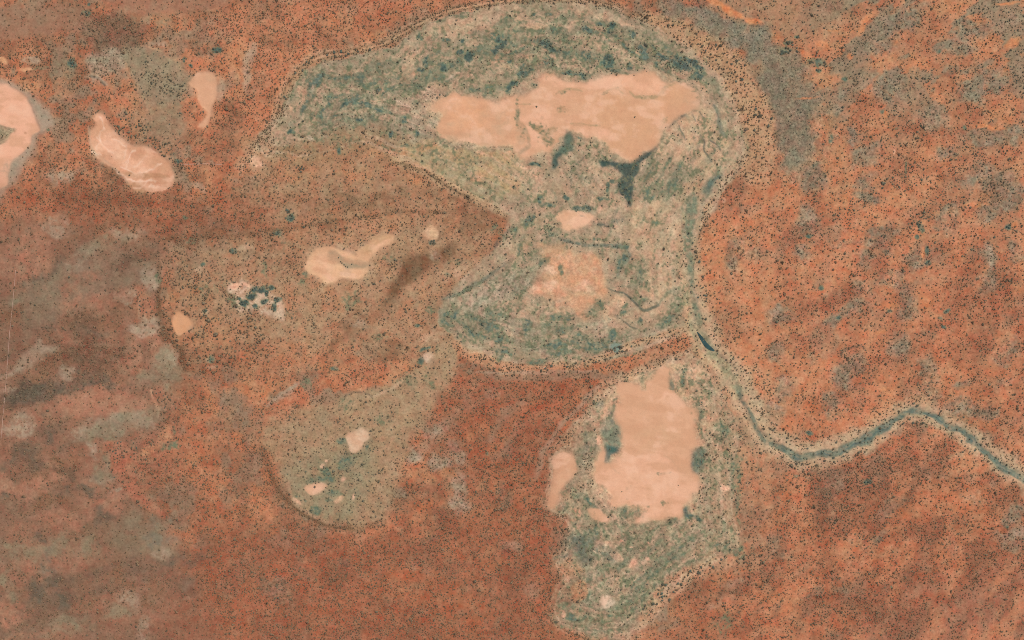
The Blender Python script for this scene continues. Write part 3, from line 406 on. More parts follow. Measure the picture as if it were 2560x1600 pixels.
S(('B3', [740, 235, 800, 240, 835, 290, 810, 340, 780, 380, 750, 430]), [10, 9, 10, 10, 9, 7], 'teal', a=.7, soft=5, patch=(10, .3), g=.8, d=10)
S(('B3', [610, 70, 680, 75, 720, 60, 780, 20, 740, -20]), [9, 10, 14, 12, 10], 'dark', a=.7, soft=5, patch=(9, .45), g=.8, d=12)
S(('B3', [670, 520, 730, 545, 800, 560, 850, 610, 900, 665, 940, 690, 990, 675, 1040, 650]), [3, 4, 5, 7, 7, 7, 8, 6], (92, 98, 84), a=.85, soft=2, warp=2)
S(('B3', [1040, 650, 1080, 590, 1130, 550, 1200, 540, 1240, 580]), [5, 8, 10, 10, 12], 'green', a=.75, soft=4, warp=2)
S(('B3', [740, 720, 800, 770, 840, 805, 890, 820]), [3, 4, 4, 3], (98, 100, 84), a=.8, soft=2, warp=2)
S(('B3', [780, 500, 840, 510, 900, 500, 930, 420, 900, 380]), [8, 8, 8, 7, 5], 'green', a=.75, soft=4, g=.8, patch=(9, .4))
S(('B3', [310, 190, 230, 240]), 6, 'teal', a=.3)
S(('B3', [340, 880, 370, 870, 410, 880, 420, 920, 430, 940]), 5, 'pan', a=.6, warp=2)
B('B3', 'dark', [(335, 75, 20, 14), (120, 20, 70, 24, -20), (230, 110, 60, 30), (260, 150, 60, 22), (430, 120, 24, 14), (600, 180, 50, 14), (490, 10, 20, 8), (10, 120, 30, 60)], a=.5, warp=5, patch=(9, .6), g=.7, d=20)

P(('A3', [620, 1140, 700, 1150, 780, 1162, 860, 1130, 940, 1090, 1000, 1050, 1025, 1030, 990, 1095, 905, 1155, 885, 1210, 855, 1280, 860, 1340, 842, 1400, 825, 1455, 803, 1405, 760, 1340, 752, 1290, 780, 1240, 740, 1195, 690, 1180, 640, 1190]), (70, 86, 79), a=.93, soft=5, warp=5, patch=(8, .15), g=.8, d=6)
P(('A3', [395, 930, 445, 950, 440, 1030, 400, 1085, 350, 1115, 325, 1185, 290, 1195, 288, 1140, 320, 1080, 370, 1015]), (98, 112, 95), a=.9, soft=8, warp=6, patch=(10, .3), g=.8)
B('A3', (62, 80, 76), [(305, 1160, 22, 34), (330, 1110, 26, 18)], a=.6, warp=5)
P([('A3', [1480, 1240, 1420, 1280, 1380, 1340, 1360, 1400, 1330, 1470, 1315, 1530]), ('B3', [1315, 30, 1300, 120, 1275, 220, 1235, 200, 1215, 100, 1195, 10]), ('A3', [1250, 1480, 1290, 1400, 1350, 1330, 1400, 1270])], (112, 122, 100), a=.85, soft=7, warp=5, patch=(12, .3), g=.8, d=2)
for ln in ([1460, 1250, 1400, 1310, 1370, 1370, 1345, 1430, 1320, 1512], [1330, 1410, 1290, 1460, 1250, 1500], [1395, 1290, 1345, 1380, 1310, 1440]):
    S(('A3', ln), [4, 8, 8, 6, 5][:len(ln) // 2], (84, 102, 92), a=.8, warp=4, soft=3)
S(('A3', [900, 1280, 960, 1190, 1020, 1130]), [10, 9, 5], (120, 128, 100), a=.7, soft=5, warp=5)
# ------------------------------------------------------------------ south lake bed
south_bed = ('O', [1490, 890, 1550, 865, 1620, 830, 1665, 850, 1700, 880, 1720, 930, 1735, 1000, 1740, 1060, 1725, 1120, 1740, 1200, 1760, 1290, 1690, 1330, 1620, 1380, 1575, 1420, 1540, 1470, 1480, 1505, 1400, 1505, 1330, 1480, 1300, 1450, 1322, 1380, 1308, 1330, 1345, 1255, 1290, 1205, 1288, 1150, 1295, 1085, 1340, 1050, 1390, 960, 1440, 905])
P(south_bed, (168, 143, 115), a=.95, soft=22, warp=9, d=4, g=.55, gr=1.1, k=2, h=-3,
  obj=('lake_bed', 'green and tan floor of the smaller dry lake south of the creek junction', 'lake bed', None, 'structure'))
BEDS.append(len(REGIONS))
P(('O', [1470, 900, 1600, 850, 1700, 880, 1720, 960, 1735, 1060, 1700, 1100, 1660, 1000, 1560, 960, 1500, 940, 1440, 980, 1400, 1010, 1400, 960]), 'tan', a=.8, soft=14, warp=9, d=2)
south_pan = [('B3', [740, 1195, 860, 1215, 950, 1245, 985, 1130, 1050, 1075, 1120, 1110, 1105, 1230, 1170, 1290, 1260, 1340, 1320, 1400, 1310, 1500]), ('C3', [1300, 60, 1310, 110, 1270, 170, 1250, 230, 1260, 310, 1315, 345, 1300, 430, 1290, 510, 1205, 545, 1228, 600, 1200, 650, 1140, 662, 1000, 672, 900, 692, 805, 702, 870, 650, 960, 572, 850, 562, 740, 545, 690, 500, 700, 450, 640, 390, 605, 380, 592, 300, 605, 170, 650, 190, 690, 275, 765, 230, 780, 110, 765, 0]), ('B3', [755, 1450, 760, 1380, 785, 1330, 740, 1260])]
P(('D2', [680, 540, 750, 495, 850, 440, 960, 425, 1060, 440, 1075, 520, 1075, 640, 1050, 730, 1040, 868, 1000, 960, 700, 900, 670, 800, 690, 660]), (204, 164, 130), a=.92, soft=10, warp=8, d=1, g=.6)
P(south_pan, 'tan', a=.7, soft=16, warp=8, patch=(14, .3))
P(south_pan, 'pan', a=.96, soft=6, warp=10, d=.15, g=.7, gr=.15, h=-4.5, k=2,
  obj=('claypan', 'largest smooth salmon claypan filling the lake south of the creek bend', 'claypan', 'claypans', None))
P(('C3', [430, 690, 700, 640, 900, 690, 1200, 660, 1330, 560, 1400, 680, 1600, 780, 1620, 910, 1400, 950, 1180, 1010, 1050, 1150, 960, 1300, 850, 1420, 700, 1480, 500, 1460, 330, 1350, 290, 1200, 400, 1060, 520, 1020, 420, 930, 380, 850]), (158, 138, 110), a=.7, soft=20, warp=12, patch=(20, .3), d=5, g=.65, gr=1.3)
P(('C3', [430, 690, 700, 640, 900, 690, 1200, 660, 1400, 700, 1500, 900, 1180, 1010, 960, 1300, 700, 1480, 500, 1460, 330, 1350, 400, 1060, 520, 1020, 380, 850]), 'green', a=.5, soft=16, warp=10)
B('C3', 'teal', [(480, 830, 60, 90), (470, 920, 50, 34), (550, 740, 90, 40), (700, 640, 60, 90), (360, 910, 60, 24, -25), (560, 540, 70, 40), (1180, 800, 50, 40), (1430, 890, 80, 30), (1590, 400, 40, 100), (1600, 560, 22, 50), (1610, 870, 40, 40), (550, 1140, 24, 60), (660, 1060, 24, 40), (680, 1330, 24, 26), (850, 600, 120, 40), (1200, 700, 60, 40), (1270, 600, 40, 50), (440, 1330, 60, 40), (1290, 560, 30, 40), (430, 480, 60, 40)], a=.5, warp=8, patch=(14, .45), g=.8)
B('C3', 'dark', [(490, 900, 30, 30), (320, 915, 24, 8, -20), (540, 620, 30, 30), (690, 580, 30, 24), (700, 1330, 12, 14), (1600, 860, 22, 20), (1400, 900, 30, 14)], a=.4, warp=6, patch=(10, .5), g=.8)
B('C3', 'tan', [(700, 1100, 120, 80), (1300, 760, 120, 90), (1480, 560, 140, 120), (600, 1330, 90, 40), (900, 1000, 120, 60), (1100, 760, 90, 40), (440, 1440, 120, 30, 25), (430, 620, 50, 40)], a=.5, warp=12, d=4)
B('B3', 'green', [(1210, 1130, 60, 60), (930, 1170, 50, 50), (1380, 1240, 90, 60), (820, 1195, 40, 16), (1340, 1380, 60, 80), (600, 1350, 50, 40)], a=.6, warp=8, patch=(14, .4), g=.7, d=6)
B('B3', 'teal', [(1000, 1120, 18, 26), (925, 1190, 22, 30), (1120, 1180, 18, 60), (1120, 1240, 24, 16), (825, 1195, 26, 12), (1230, 1110, 22, 60), (600, 1355, 36, 34), (700, 1440, 30, 60, 10), (740, 1350, 14, 40)], a=.6, warp=5, patch=(10, .35), g=.8)
P(('C3', [620, -40, 755, -40, 775, 110, 745, 185, 700, 215, 690, 260, 668, 230, 655, 180, 645, 120]), (112, 124, 104), a=.85, soft=6, warp=4, patch=(16, .25), g=.8, d=3)
P(('C3', [660, 160, 740, 150, 740, 185, 700, 210, 690, 255, 668, 240]), (80, 106, 98), a=.8, soft=5, warp=4, g=.8)
P(('C3', [1320, 150, 1360, 200, 1340, 270, 1310, 330, 1270, 315, 1262, 260, 1290, 190]), (92, 116, 104), a=.85, soft=6, warp=5, patch=(10, .35), g=.8, d=5)
S(('C3', [690, 260, 720, 300, 760, 335]), [5, 3, 2], 'green', a=.7, warp=2)
S(('C3', [520, 60, 530, 130, 510, 190]), [12, 16, 10], 'teal', a=.6, soft=6, patch=(12, .4))
S(('C3', [1235, 580, 1270, 610, 1310, 655, 1350, 670]), [10, 8, 5, 3], 'teal', a=.7, soft=4)

B('C3', 'panhi', [(900, 270, 180, 60), (760, 400, 120, 60), (1230, 400, 80, 60), (1000, 480, 260, 40), (1100, 590, 110, 40), (1030, 210, 110, 20), (650, 330, 50, 40)], a=.5, warp=10)
B('C3', 'straw', [(1000, 60, 160, 80), (1060, 360, 200, 40), (560, 540, 20, 20)], a=.18, warp=12)
B('B3', 'panhi', [(1080, 1280, 16, 24, 40), (1060, 1310, 30, 8, -30)], a=.6, warp=4)
P(('C3', [605, 330, 760, 255, 900, 205, 1050, 205, 1150, 260, 1200, 320, 1290, 355, 1285, 500, 1195, 532, 1205, 635, 1000, 655, 860, 682, 965, 575, 740, 535, 700, 480, 645, 385]), (231, 177, 144), a=.7, soft=6, warp=8, patch=(18, .2))
S(('C3', [1070, 210, 1130, 240, 1170, 290, 1190, 300]), 3, 'tan', a=.6, warp=3)
B('C3', 'green', [(810, 440, 14, 12), (850, 418, 10, 6), (815, 515, 10, 8), (1080, 540, 40, 18), (960, 560, 30, 14), (1070, 330, 60, 12), (730, 260, 30, 10)], a=.5, warp=4)

P(('C3', [290, 225, 350, 185, 420, 200, 452, 260, 440, 350, 385, 410, 340, 470, 300, 575, 255, 575, 262, 500, 280, 400, 285, 300]), 'pan', a=.95, soft=6, warp=4, d=.6, gr=.2, h=-2.5, k=2,
  obj=('claypan', 'long salmon claypan tapering to a tail, just west of the largest one', 'claypan', 'claypans', None))
P(('C3', [535, 590, 590, 578, 650, 612, 692, 655, 640, 678, 570, 652]), 'pan', a=.95, soft=3, warp=2, d=0, gr=.2, k=2,
  obj=('claypan', 'leaf shaped salmon claypan under the southwest corner of the largest claypan', 'claypan', 'claypans', None))
S(('C3', [695, 665, 725, 640, 732, 600, 700, 570]), 3, 'ash', a=.6, warp=2)
P(('C3', [680, 893, 750, 893, 788, 930, 772, 958, 720, 930]), 'pan', a=.85, soft=3, warp=3, d=2, k=2,
  obj=('claypan', 'small tan wedge shaped scald in the green southern lake floor', 'claypan', 'claypans', None))
P(('C3', [822, 995, 838, 955, 862, 932, 885, 945, 872, 982, 845, 998]), 'panhi', a=.9, soft=2.5, warp=2, d=0, k=2,
  obj=('claypan', 'small bright pink tilted oval scald in the green southern lake floor', 'claypan', 'claypans', None))
B('C3', 'panhi', [(955, 935, 15, 12), (665, 825, 22, 14, -40), (370, 1330, 14, 20), (960, 818, 10, 10), (585, 885, 14, 4, 30), (840, 855, 12, 7), (770, 810, 20, 9, 30), (605, 100, 20, 30)], a=.75, warp=3, d=0)
P(('C3', [618, 1232, 660, 1190, 722, 1222, 705, 1262, 655, 1295, 635, 1260]), 'pale', a=.92, soft=3, warp=3, d=0, gr=.4, k=2,
  obj=('claypan', 'chalky white diamond shaped scald near the bottom of the southern lake', 'claypan', 'claypans', None))
P(('C3', [410, 1150, 450, 1110, 500, 1095, 535, 1130, 530, 1190, 480, 1240, 420, 1235]), (190, 142, 106), a=.85, soft=4, warp=3, d=20, g=.2,
  obj=('sand_island', 'round reddish sand island with shrubs in the southern lake floor', 'sand island', None, 'structure'))
P(('C3', [340, 1000, 390, 940, 440, 960, 510, 1030, 450, 1060, 370, 1080, 330, 1050]), (196, 148, 112), a=.7, soft=6, warp=4, d=22)
S(('C3', [470, 715, 420, 725, 390, 790, 360, 870, 310, 915, 300, 935]), [3, 4, 5, 5, 5, 4], 'tan', a=.9, soft=2.5, warp=2, d=2)
S(('C3', [510, 1040, 450, 1062, 380, 1080, 320, 1130, 280, 1230]), [5, 6, 7, 7, 6], 'tan', a=.7, soft=3, warp=2, d=4)
S(('C3', [400, 580, 470, 610, 475, 650, 420, 670]), [12, 10, 8, 6], 'pan', a=.6, soft=4, warp=2, d=6)
B('C3', 'panhi', [(1490, 448, 20, 24), (1527, 440, 18, 18), (1475, 535, 12, 16)], a=.85, warp=3, d=0, soft=.3)
S(('C3', [1480, 405, 1465, 430, 1475, 465]), 4, 'black', a=.7, warp=1)

# ------------------------------------------------------------------ other pans
P(('A1', [1335, 580, 1380, 530, 1440, 512, 1510, 520, 1537, 600, 1532, 680, 1502, 750, 1482, 840, 1462, 897, 1398, 897, 1432, 850, 1462, 790, 1405, 720, 1390, 640, 1345, 605]), 'pan', a=.96, soft=4, warp=2.5, d=0, gr=.15, h=-3, k=2,
  obj=('claypan', 'smooth salmon bean shaped claypan curving to a point in the northwest', 'claypan', 'claypans', None))
B('A1', 'tan', [(1340, 660, 40, 60), (1480, 560, 30, 30)], a=.4, warp=4, d=8)
B('A1', 'ash', [(1550, 640, 24, 90)], a=.5, warp=4, d=6)
long_pan = ('A1', [675, 825, 720, 798, 762, 850, 800, 910, 860, 980, 940, 1020, 1040, 1040, 1110, 1085, 1190, 1145, 1228, 1230, 1222, 1310, 1150, 1358, 1060, 1358, 960, 1335, 900, 1285, 830, 1200, 740, 1150, 690, 1090, 648, 1020, 636, 940, 676, 885])
P(long_pan, (182, 150, 118), a=.85, soft=20, warp=5, d=7)
P(long_pan, (220, 162, 128), a=.96, soft=4, warp=3, d=.3, gr=.3, h=-3, k=2,
  obj=('claypan', 'long salmon claypan veined with white streaks in the northwest', 'claypan', 'claypans', None))
B('A1', 'panhi', [(860, 1080, 80, 60), (1000, 1170, 110, 60), (730, 1010, 60, 70), (700, 860, 26, 40)], a=.65, warp=6, patch=(8, .4))
B('A1', (206, 150, 118), [(970, 1090, 60, 40, 40), (1130, 1160, 70, 60), (760, 1090, 50, 30), (830, 960, 60, 40), (1140, 1290, 60, 50)], a=.7, warp=6, patch=(10, .3))
for ln, wd in (([700, 840, 722, 900, 712, 960, 700, 1040], 4), ([680, 1070, 722, 1082], 5), ([860, 1100, 900, 1052, 890, 1030], 4), ([880, 1130, 930, 1090, 958, 1050], 3), ([850, 1170, 920, 1212, 1000, 1222, 1080, 1205, 1140, 1170], 3.5), ([835, 1222, 890, 1262, 940, 1275], 6), ([940, 1270, 1000, 1278, 1060, 1290, 1100, 1300], 4), ([1060, 1325, 1140, 1345], 6), ([950, 1322, 990, 1330, 1030, 1300, 1050, 1280], 4), ([720, 1060, 740, 1090], 3), ([790, 1000, 850, 1030, 900, 1020], 3), ([900, 1130, 880, 1180], 3), ([1040, 1120, 1000, 1160, 960, 1180], 3), ([690, 960, 730, 1000, 790, 1060], 2.5)):
    S(('A1', ln), wd, (244, 205, 178), a=.8, warp=9, soft=2)
B('A1', 'panhi', [(730, 1000, 60, 60), (1040, 1150, 60, 40), (860, 1060, 50, 50)], a=.45, warp=8)
B('A1', (190, 142, 108), [(960, 1240, 110, 20, 8), (960, 1305, 60, 20), (1100, 1250, 100, 16, 6), (1010, 1350, 70, 16)], a=.95, warp=5)
S(('A1', [630, 890, 640, 1000, 690, 1090, 800, 1180, 900, 1290]), 6, 'ash', a=.5)
P(('A1', [-160, 540, 60, 575, 190, 610, 280, 690, 350, 780, 395, 880, 350, 950, 290, 990, 260, 1060, 190, 1160, 130, 1260, 50, 1370, -40, 1450, -160, 1450]), (164, 138, 114), a=.6, soft=14, warp=8, d=6)
P(('A1', [-160, 560, 60, 595, 180, 630, 260, 700, 330, 790, 370, 880, 330, 930, 270, 960, 240, 1040, 170, 1140, 110, 1240, 40, 1340, -40, 1420, -160, 1420]), (176, 153, 130), a=.85, soft=11, warp=7, d=2, gr=.5)
P(('A1', [-500, 590, 0, 592, 80, 618, 170, 662, 222, 740, 242, 810, 272, 880, 284, 925, 230, 960, 212, 1020, 150, 1080, 80, 1150, 50, 1240, 0, 1330, -500, 1330]), (236, 178, 146), a=.97, soft=3, warp=2.5, d=0, gr=.12, h=-3, k=2,
  obj=('claypan', 'pale pink claypan with a grey rim cut off by the left edge', 'claypan', 'claypans', None))
B('A1', (146, 140, 118), [(60, 1190, 40, 60, 30), (300, 820, 30, 60, -20), (230, 720, 26, 40, -40)], a=.55, warp=4)
P(('A1', [-300, 870, 0, 880, 60, 890, 118, 912, 80, 950, 0, 1025, -300, 1060]), (158, 140, 112), a=.95, soft=3, warp=3, d=14, g=.6, gr=1.2, k=2,
  obj=('sand_island', 'scrubby grey green tongue reaching into the pink claypan at the left edge', 'sand island', None, 'structure'))
B('A1', (190, 140, 110), [(182, 942, 12, 10)], a=.8, warp=2)
P(('B1', [1228, 735, 1270, 690, 1330, 728, 1378, 782, 1340, 832, 1270, 856, 1235, 810]), 'pano', a=.96, soft=3, warp=2, d=0, gr=.12, h=-2, k=2,
  obj=('claypan', 'small smooth orange teardrop claypan among the western shrubs', 'claypan', 'claypans', None))
B('B1', 'ash', [(1360, 820, 24, 40, 30)], a=.6, warp=3)
mid = ('B2', [345, 370, 390, 290, 440, 243, 520, 230, 600, 248, 680, 282, 715, 312, 722, 268, 780, 218, 860, 158, 930, 135, 988, 145, 962, 200, 880, 245, 830, 292, 802, 340, 798, 390, 765, 440, 712, 468, 650, 455, 592, 450, 550, 482, 480, 492, 440, 440, 390, 425])
P(mid, 'tan', a=.8, soft=20, warp=6, d=3)
P(mid, (228, 180, 140), a=.93, soft=4, warp=3, d=.5, gr=.3, h=-3, k=2,
  obj=('claypan', 'cream claypan with a long arm rising to the right, left of centre', 'claypan', 'claypans', None))
P(('B2', [512, 270, 555, 268, 640, 318, 720, 342, 800, 352, 780, 385, 680, 390, 640, 395, 600, 350, 520, 330]), 'olive', a=.85, soft=5, warp=3, d=5, g=.6)
P(('B2', [720, 285, 790, 215, 860, 155, 950, 140, 965, 165, 880, 205, 820, 260, 770, 300]), (196, 155, 116), a=.8, soft=5, warp=3)
B('B2', 'panhi', [(480, 370, 70, 60), (500, 440, 50, 30), (700, 445, 34, 14), (640, 260, 90, 10, 25), (900, 205, 50, 14, -35)], a=.5, warp=5)
P(('B2', [590, 395, 660, 400, 660, 440, 600, 440]), 'tan', a=.6, soft=4)
P(('B2', [1178, 140, 1205, 110, 1245, 85, 1290, 105, 1295, 165, 1255, 195, 1210, 168]), (214, 172, 134), a=.9, soft=3, warp=2, d=0, k=2,
  obj=('claypan', 'small cream scald with a dark curved eastern rim, right of the long armed claypan', 'claypan', 'claypans', None))
S(('B2', [1270, 85, 1300, 130, 1298, 180, 1250, 205]), [4, 5, 5, 9], 'umber', a=.7, warp=2)
B('B2', 'dark', [(1252, 205, 26, 18)], a=.7, warp=4)
B('A2', 'panhi', [(0, 1140, 58, 34, 10)], a=.9, warp=4, soft=.35, d=0)
B('A2', 'tan', [(30, 1120, 110, 80)], a=.5, warp=8, d=5)
P(('B2', [1185, 1010, 1220, 985, 1275, 1010, 1270, 1045, 1225, 1055]), 'pale', a=.85, soft=4, warp=4, d=0, k=2,
  obj=('claypan', 'small whitish scald ringed by dark bushes at the head of the gully', 'claypan', 'claypans', None))
B('B2', 'dark', [(1175, 1040, 20, 30), (1240, 1075, 40, 24), (1290, 1060, 14, 30), (1200, 960, 40, 10, -20), (1280, 960, 14, 30), (1260, 1110, 22, 26), (1240, 1200, 14, 22)], a=.65, warp=4, patch=(9, .4), g=.8)
B('B2', 'panhi', [(960, 1310, 34, 9, -10), (960, 1300, 8, 14), (680, 1330, 10, 7)], a=.8, warp=3)
# white ground with black bushes
P(('B1', [1630, 520, 1680, 485, 1740, 478, 1812, 490, 1900, 560, 1990, 650, 2030, 740, 1940, 740, 1860, 720, 1812, 690, 1700, 690, 1640, 620]), 'pale', a=.55, soft=9, warp=8, patch=(10, .7), d=3, k=2,
  obj=('scald_flat', 'whitish salt scald dotted with black bushes on the western plain', 'scald', None, 'structure'))
B('B1', 'panhi', [(1680, 510, 40, 18, -15), (1760, 495, 40, 10, 10)], a=.8, warp=4)
B('B1', 'black', [(1780, 570, 34, 24), (1735, 625, 30, 26), (1800, 520, 20, 26), (1700, 600, 14, 10), (1810, 655, 22, 20)], a=.85, warp=5, patch=(9, .3), g=.9)
B('B2', 'black', [(20, 525, 30, 26), (95, 520, 30, 18), (60, 555, 14, 26), (55, 620, 26, 20), (145, 615, 26, 20), (125, 665, 16, 36), (5, 660, 12, 14)], a=.85, warp=5, patch=(9, .3), g=.9)
B('B1', 'green', [(1650, 620, 50, 40), (1680, 660, 60, 22), (1500, 560, 110, 50)], a=.45, warp=7)

# the round southern basin
P(('O', [690, 965, 830, 930, 960, 900, 1040, 830, 1070, 840, 1020, 950, 970, 1030, 955, 1100, 930, 1170, 900, 1230, 840, 1252, 770, 1238, 710, 1208, 670, 1155, 650, 1095, 610, 1040, 620, 985]), (168, 138, 107), a=.9, soft=20, warp=12, d=13, g=.4, k=0)
P(('O', [780, 960, 860, 925, 960, 895, 1010, 850, 1045, 800, 1085, 815, 1060, 900, 1010, 960, 950, 1010, 900, 1040]), (172, 142, 110), a=.85, soft=14, warp=10, d=10, g=.45)
P(('C2', [180, 330, 260, 250, 400, 200, 560, 120, 620, 60, 800, 60, 830, 300, 760, 500, 700, 640, 560, 690, 440, 660, 330, 590, 250, 500]), (150, 136, 107), a=.8, soft=24, warp=9, patch=(18, .3), d=12, g=.6, k=2)
B('C2', 'dark', [(650, 230, 60, 50), (600, 90, 34, 30), (420, 380, 60, 20, -10), (510, 360, 50, 26), (410, 590, 40, 34), (560, 470, 70, 20), (500, 320, 40, 26), (510, 520, 30, 12), (620, 280, 40, 20), (780, 150, 14, 20), (340, 520, 12, 10), (295, 480, 10, 10)], a=.55, warp=6, patch=(9, .55), g=.8, d=14)
P(('C2', [628, 62, 700, 32, 740, 10, 792, 40, 798, 90, 760, 112, 742, 150, 700, 182, 662, 170, 645, 120]), (222, 186, 154), a=.95, soft=3, warp=3, d=0, gr=.4, k=2,
  obj=('claypan', 'ragged cream white scald at the top of the round southern basin', 'claypan', 'claypans', None))
P(('C2', [345, 430, 380, 405, 450, 398, 498, 420, 455, 460, 402, 487, 370, 470]), (224, 172, 138), a=.95, soft=3, warp=2, d=0, gr=.2, k=2,
  obj=('claypan', 'salmon oval pan with one dark tree in it inside the round basin', 'claypan', 'claypans', None))
P(('C2', [553, 532, 600, 488, 625, 498, 582, 542]), 'pan', a=.9, soft=3, warp=2, d=0, k=2,
  obj=('claypan', 'small slanted pink sliver scald inside the round basin', 'claypan', 'claypans', None))
P(('C2', [262, 500, 300, 518, 316, 552, 280, 535]), 'panhi', a=.9, soft=3, warp=2, d=0, k=2,
  obj=('claypan', 'small pink scald pressed against the western rim of the round basin', 'claypan', 'claypans', None))
B('C2', 'panhi', [(470, 282, 14, 18, 30), (494, 242, 10, 10), (690, 500, 8, 22), (620, 370, 14, 18, 30)], a=.7, warp=2, d=0)
S(('C2', [225, 400, 245, 470, 300, 570, 400, 640, 520, 690, 640, 715]), [7, 7, 8, 9, 9, 7], 'tan', a=.55, soft=3, warp=2, d=3)
B('B2', 'green', [(1080, 1200, 60, 60), (660, 1360, 60, 34), (620, 1320, 30, 20), (900, 1470, 60, 40), (1250, 1180, 30, 60)], a=.55, warp=7, patch=(12, .4), g=.6)
S(('B2', [1040, 1190, 960, 1240, 880, 1280, 800, 1290]), [8, 8, 6, 4], 'tan', a=.7, warp=4, d=4)
S(('B2', [630, 1300, 690, 1270, 780, 1270, 830, 1290]), 4, 'slate', a=.7, warp=3, d=40)

# ------------------------------------------------------------------ the creek
creek_o = [1640, 440, 1638, 480, 1628, 560, 1626, 600, 1632, 655, 1640, 720, 1655, 775, 1685, 830, 1722, 880, 1752, 930, 1772, 985, 1800, 1030, 1835, 1060, 1880, 1076, 1930, 1074, 1990, 1058, 2050, 1030, 2105, 992, 2150, 972, 2192, 974, 2240, 1002, 2300, 1046, 2360, 1086, 2419, 1126, 2560, 1215]
creek = to_map('O', creek_o)
S(creek, [50, 60, 60, 54, 60, 66, 70, 80, 80, 66, 60, 62, 66, 60, 56, 50, 46, 44, 46, 44, 40, 40, 40, 40, 40], (192, 156, 122), a=.9, soft=14, warp=7, d=14, g=.5, s=1.1, k=1)
S(('A3', [1490, 1235, 1400, 1300, 1370, 1360, 1340, 1430, 1310, 1512]), [10, 22, 24, 26, 34], 'teal', a=.75, soft=7, patch=(16, .35), g=.8, d=4)
S(('B3', [1255, -40, 1255, 60, 1262, 160, 1262, 280, 1255, 360, 1247, 470, 1240, 560, 1262, 650, 1282, 730, 1300, 810, 1345, 900, 1420, 990, 1500, 1070, 1580, 1150, 1620, 1250]), [40, 40, 30, 20, 15, 8, 22, 22, 20, 24, 30, 30, 26, 20, 16], (126, 132, 104), a=.8, soft=6, warp=5, patch=(10, .45), g=.7, d=1, gr=1.2, h=-6, k=2)
S([('B3', [1580, 1180, 1610, 1300, 1640, 1420, 1680, 1500]), ('O', [1810, 1035, 1840, 1062, 1890, 1078, 1935, 1076, 1990, 1060, 2050, 1032, 2105, 994, 2150, 973, 2192, 976, 2240, 1004, 2300, 1048, 2360, 1088, 2419, 1128, 2560, 1215])],
  [10, 12, 14, 14, 16, 18, 20, 20, 18, 17, 16, 16, 14, 16, 16, 16, 16, 15], (100, 117, 101), a=.9, soft=5, warp=4, patch=(9, .25), g=.8, d=2, h=-6, k=2,
  obj=('creek_channel', 'winding green creek channel running out to the lower right edge', 'creek', None, 'structure'))
S(('O', [1960, 1064, 2050, 1028, 2105, 990, 2150, 970, 2192, 972]), 3, 'dark', a=.7, warp=2, soft=2)
S(('O', [2230, 998, 2300, 1048, 2360, 1092, 2419, 1134]), [4, 6, 6, 6], 'dark', a=.6, warp=3, soft=3, patch=(10, .5))
S(('O', [1850, 1050, 1890, 1066, 1935, 1064, 1980, 1052]), 5, (198, 160, 124), a=.8, warp=2, soft=2.5, d=2)
S(('O', [2120, 975, 2170, 985, 2210, 1010, 2260, 1030]), [3, 5, 6, 4], 'sage', a=.6, warp=3)
for off in (-5, 0, 6):
    S(('B3', [1240 + off * 3, 0, 1250 + off * 3, 150, 1258 + off, 300, 1248 + off, 460]), 2.5, 'dark', a=.45, warp=3, soft=2, patch=(12, .5))
S(('B3', [1195, 0, 1205, 90, 1225, 190, 1245, 290, 1270, 370]), [5, 5, 5, 6, 5], 'dark', a=.5, warp=2, soft=2.5)
S(('B3', [1265, 560, 1270, 640, 1290, 740, 1298, 790]), [5, 6, 6, 4], 'dark', a=.5, warp=2, soft=3, patch=(10, .3))
S(('B3', [1200, 570, 1230, 650, 1245, 760, 1250, 850, 1290, 920, 1300, 960]), [6, 8, 8, 10, 12, 14], (200, 164, 128), a=.7, warp=2, soft=3)
S(('B3', [1300, 960, 1380, 1040, 1460, 1110, 1530, 1180]), [12, 14, 12, 8], (192, 158, 120), a=.7, warp=3, soft=5)
S(('B3', [1440, 980, 1500, 1030, 1580, 1090, 1660, 1140]), [6, 8, 9, 8], (206, 180, 150), a=.55, warp=4, soft=4, patch=(9, .4), d=22)
S(('B3', [1330, 800, 1380, 850, 1440, 950]), [5, 7, 6], (208, 184, 156), a=.65, warp=2, soft=3, d=20)
S(('B3', [1590, 1260, 1610, 1320, 1640, 1430, 1670, 1490]), 5, 'teal', a=.5, warp=3)
B('B3', 'green', [(1680, 1240, 30, 50, -30)], a=.6, warp=4)
P(('B3', [690, 960, 700, 920, 740, 905, 780, 920, 775, 970, 740, 1000, 705, 990]), (118, 150, 138), a=.75, soft=5, warp=3, d=1, g=.8)
P(('B4', [690, 1512, 760, 1470, 860, 1420, 980, 1385, 1060, 1370, 1160, 1390, 1230, 1400, 1400, 1430, 1450, 1490, 1300, 1512]), 'green', a=.45, soft=10, warp=6, patch=(12, .4), d=22, g=.6)
P(('C4', [60, 170, 170, 205, 300, 200, 420, 160, 560, 130, 580, 200, 480, 250, 340, 260, 180, 240, 80, 220]), (132, 138, 112), a=.6, soft=7, warp=5, patch=(10, .4), d=16, g=.6)
B('C4', 'pan', [(500, 240, 40, 12), (430, 265, 90, 8)], a=.6, warp=3)

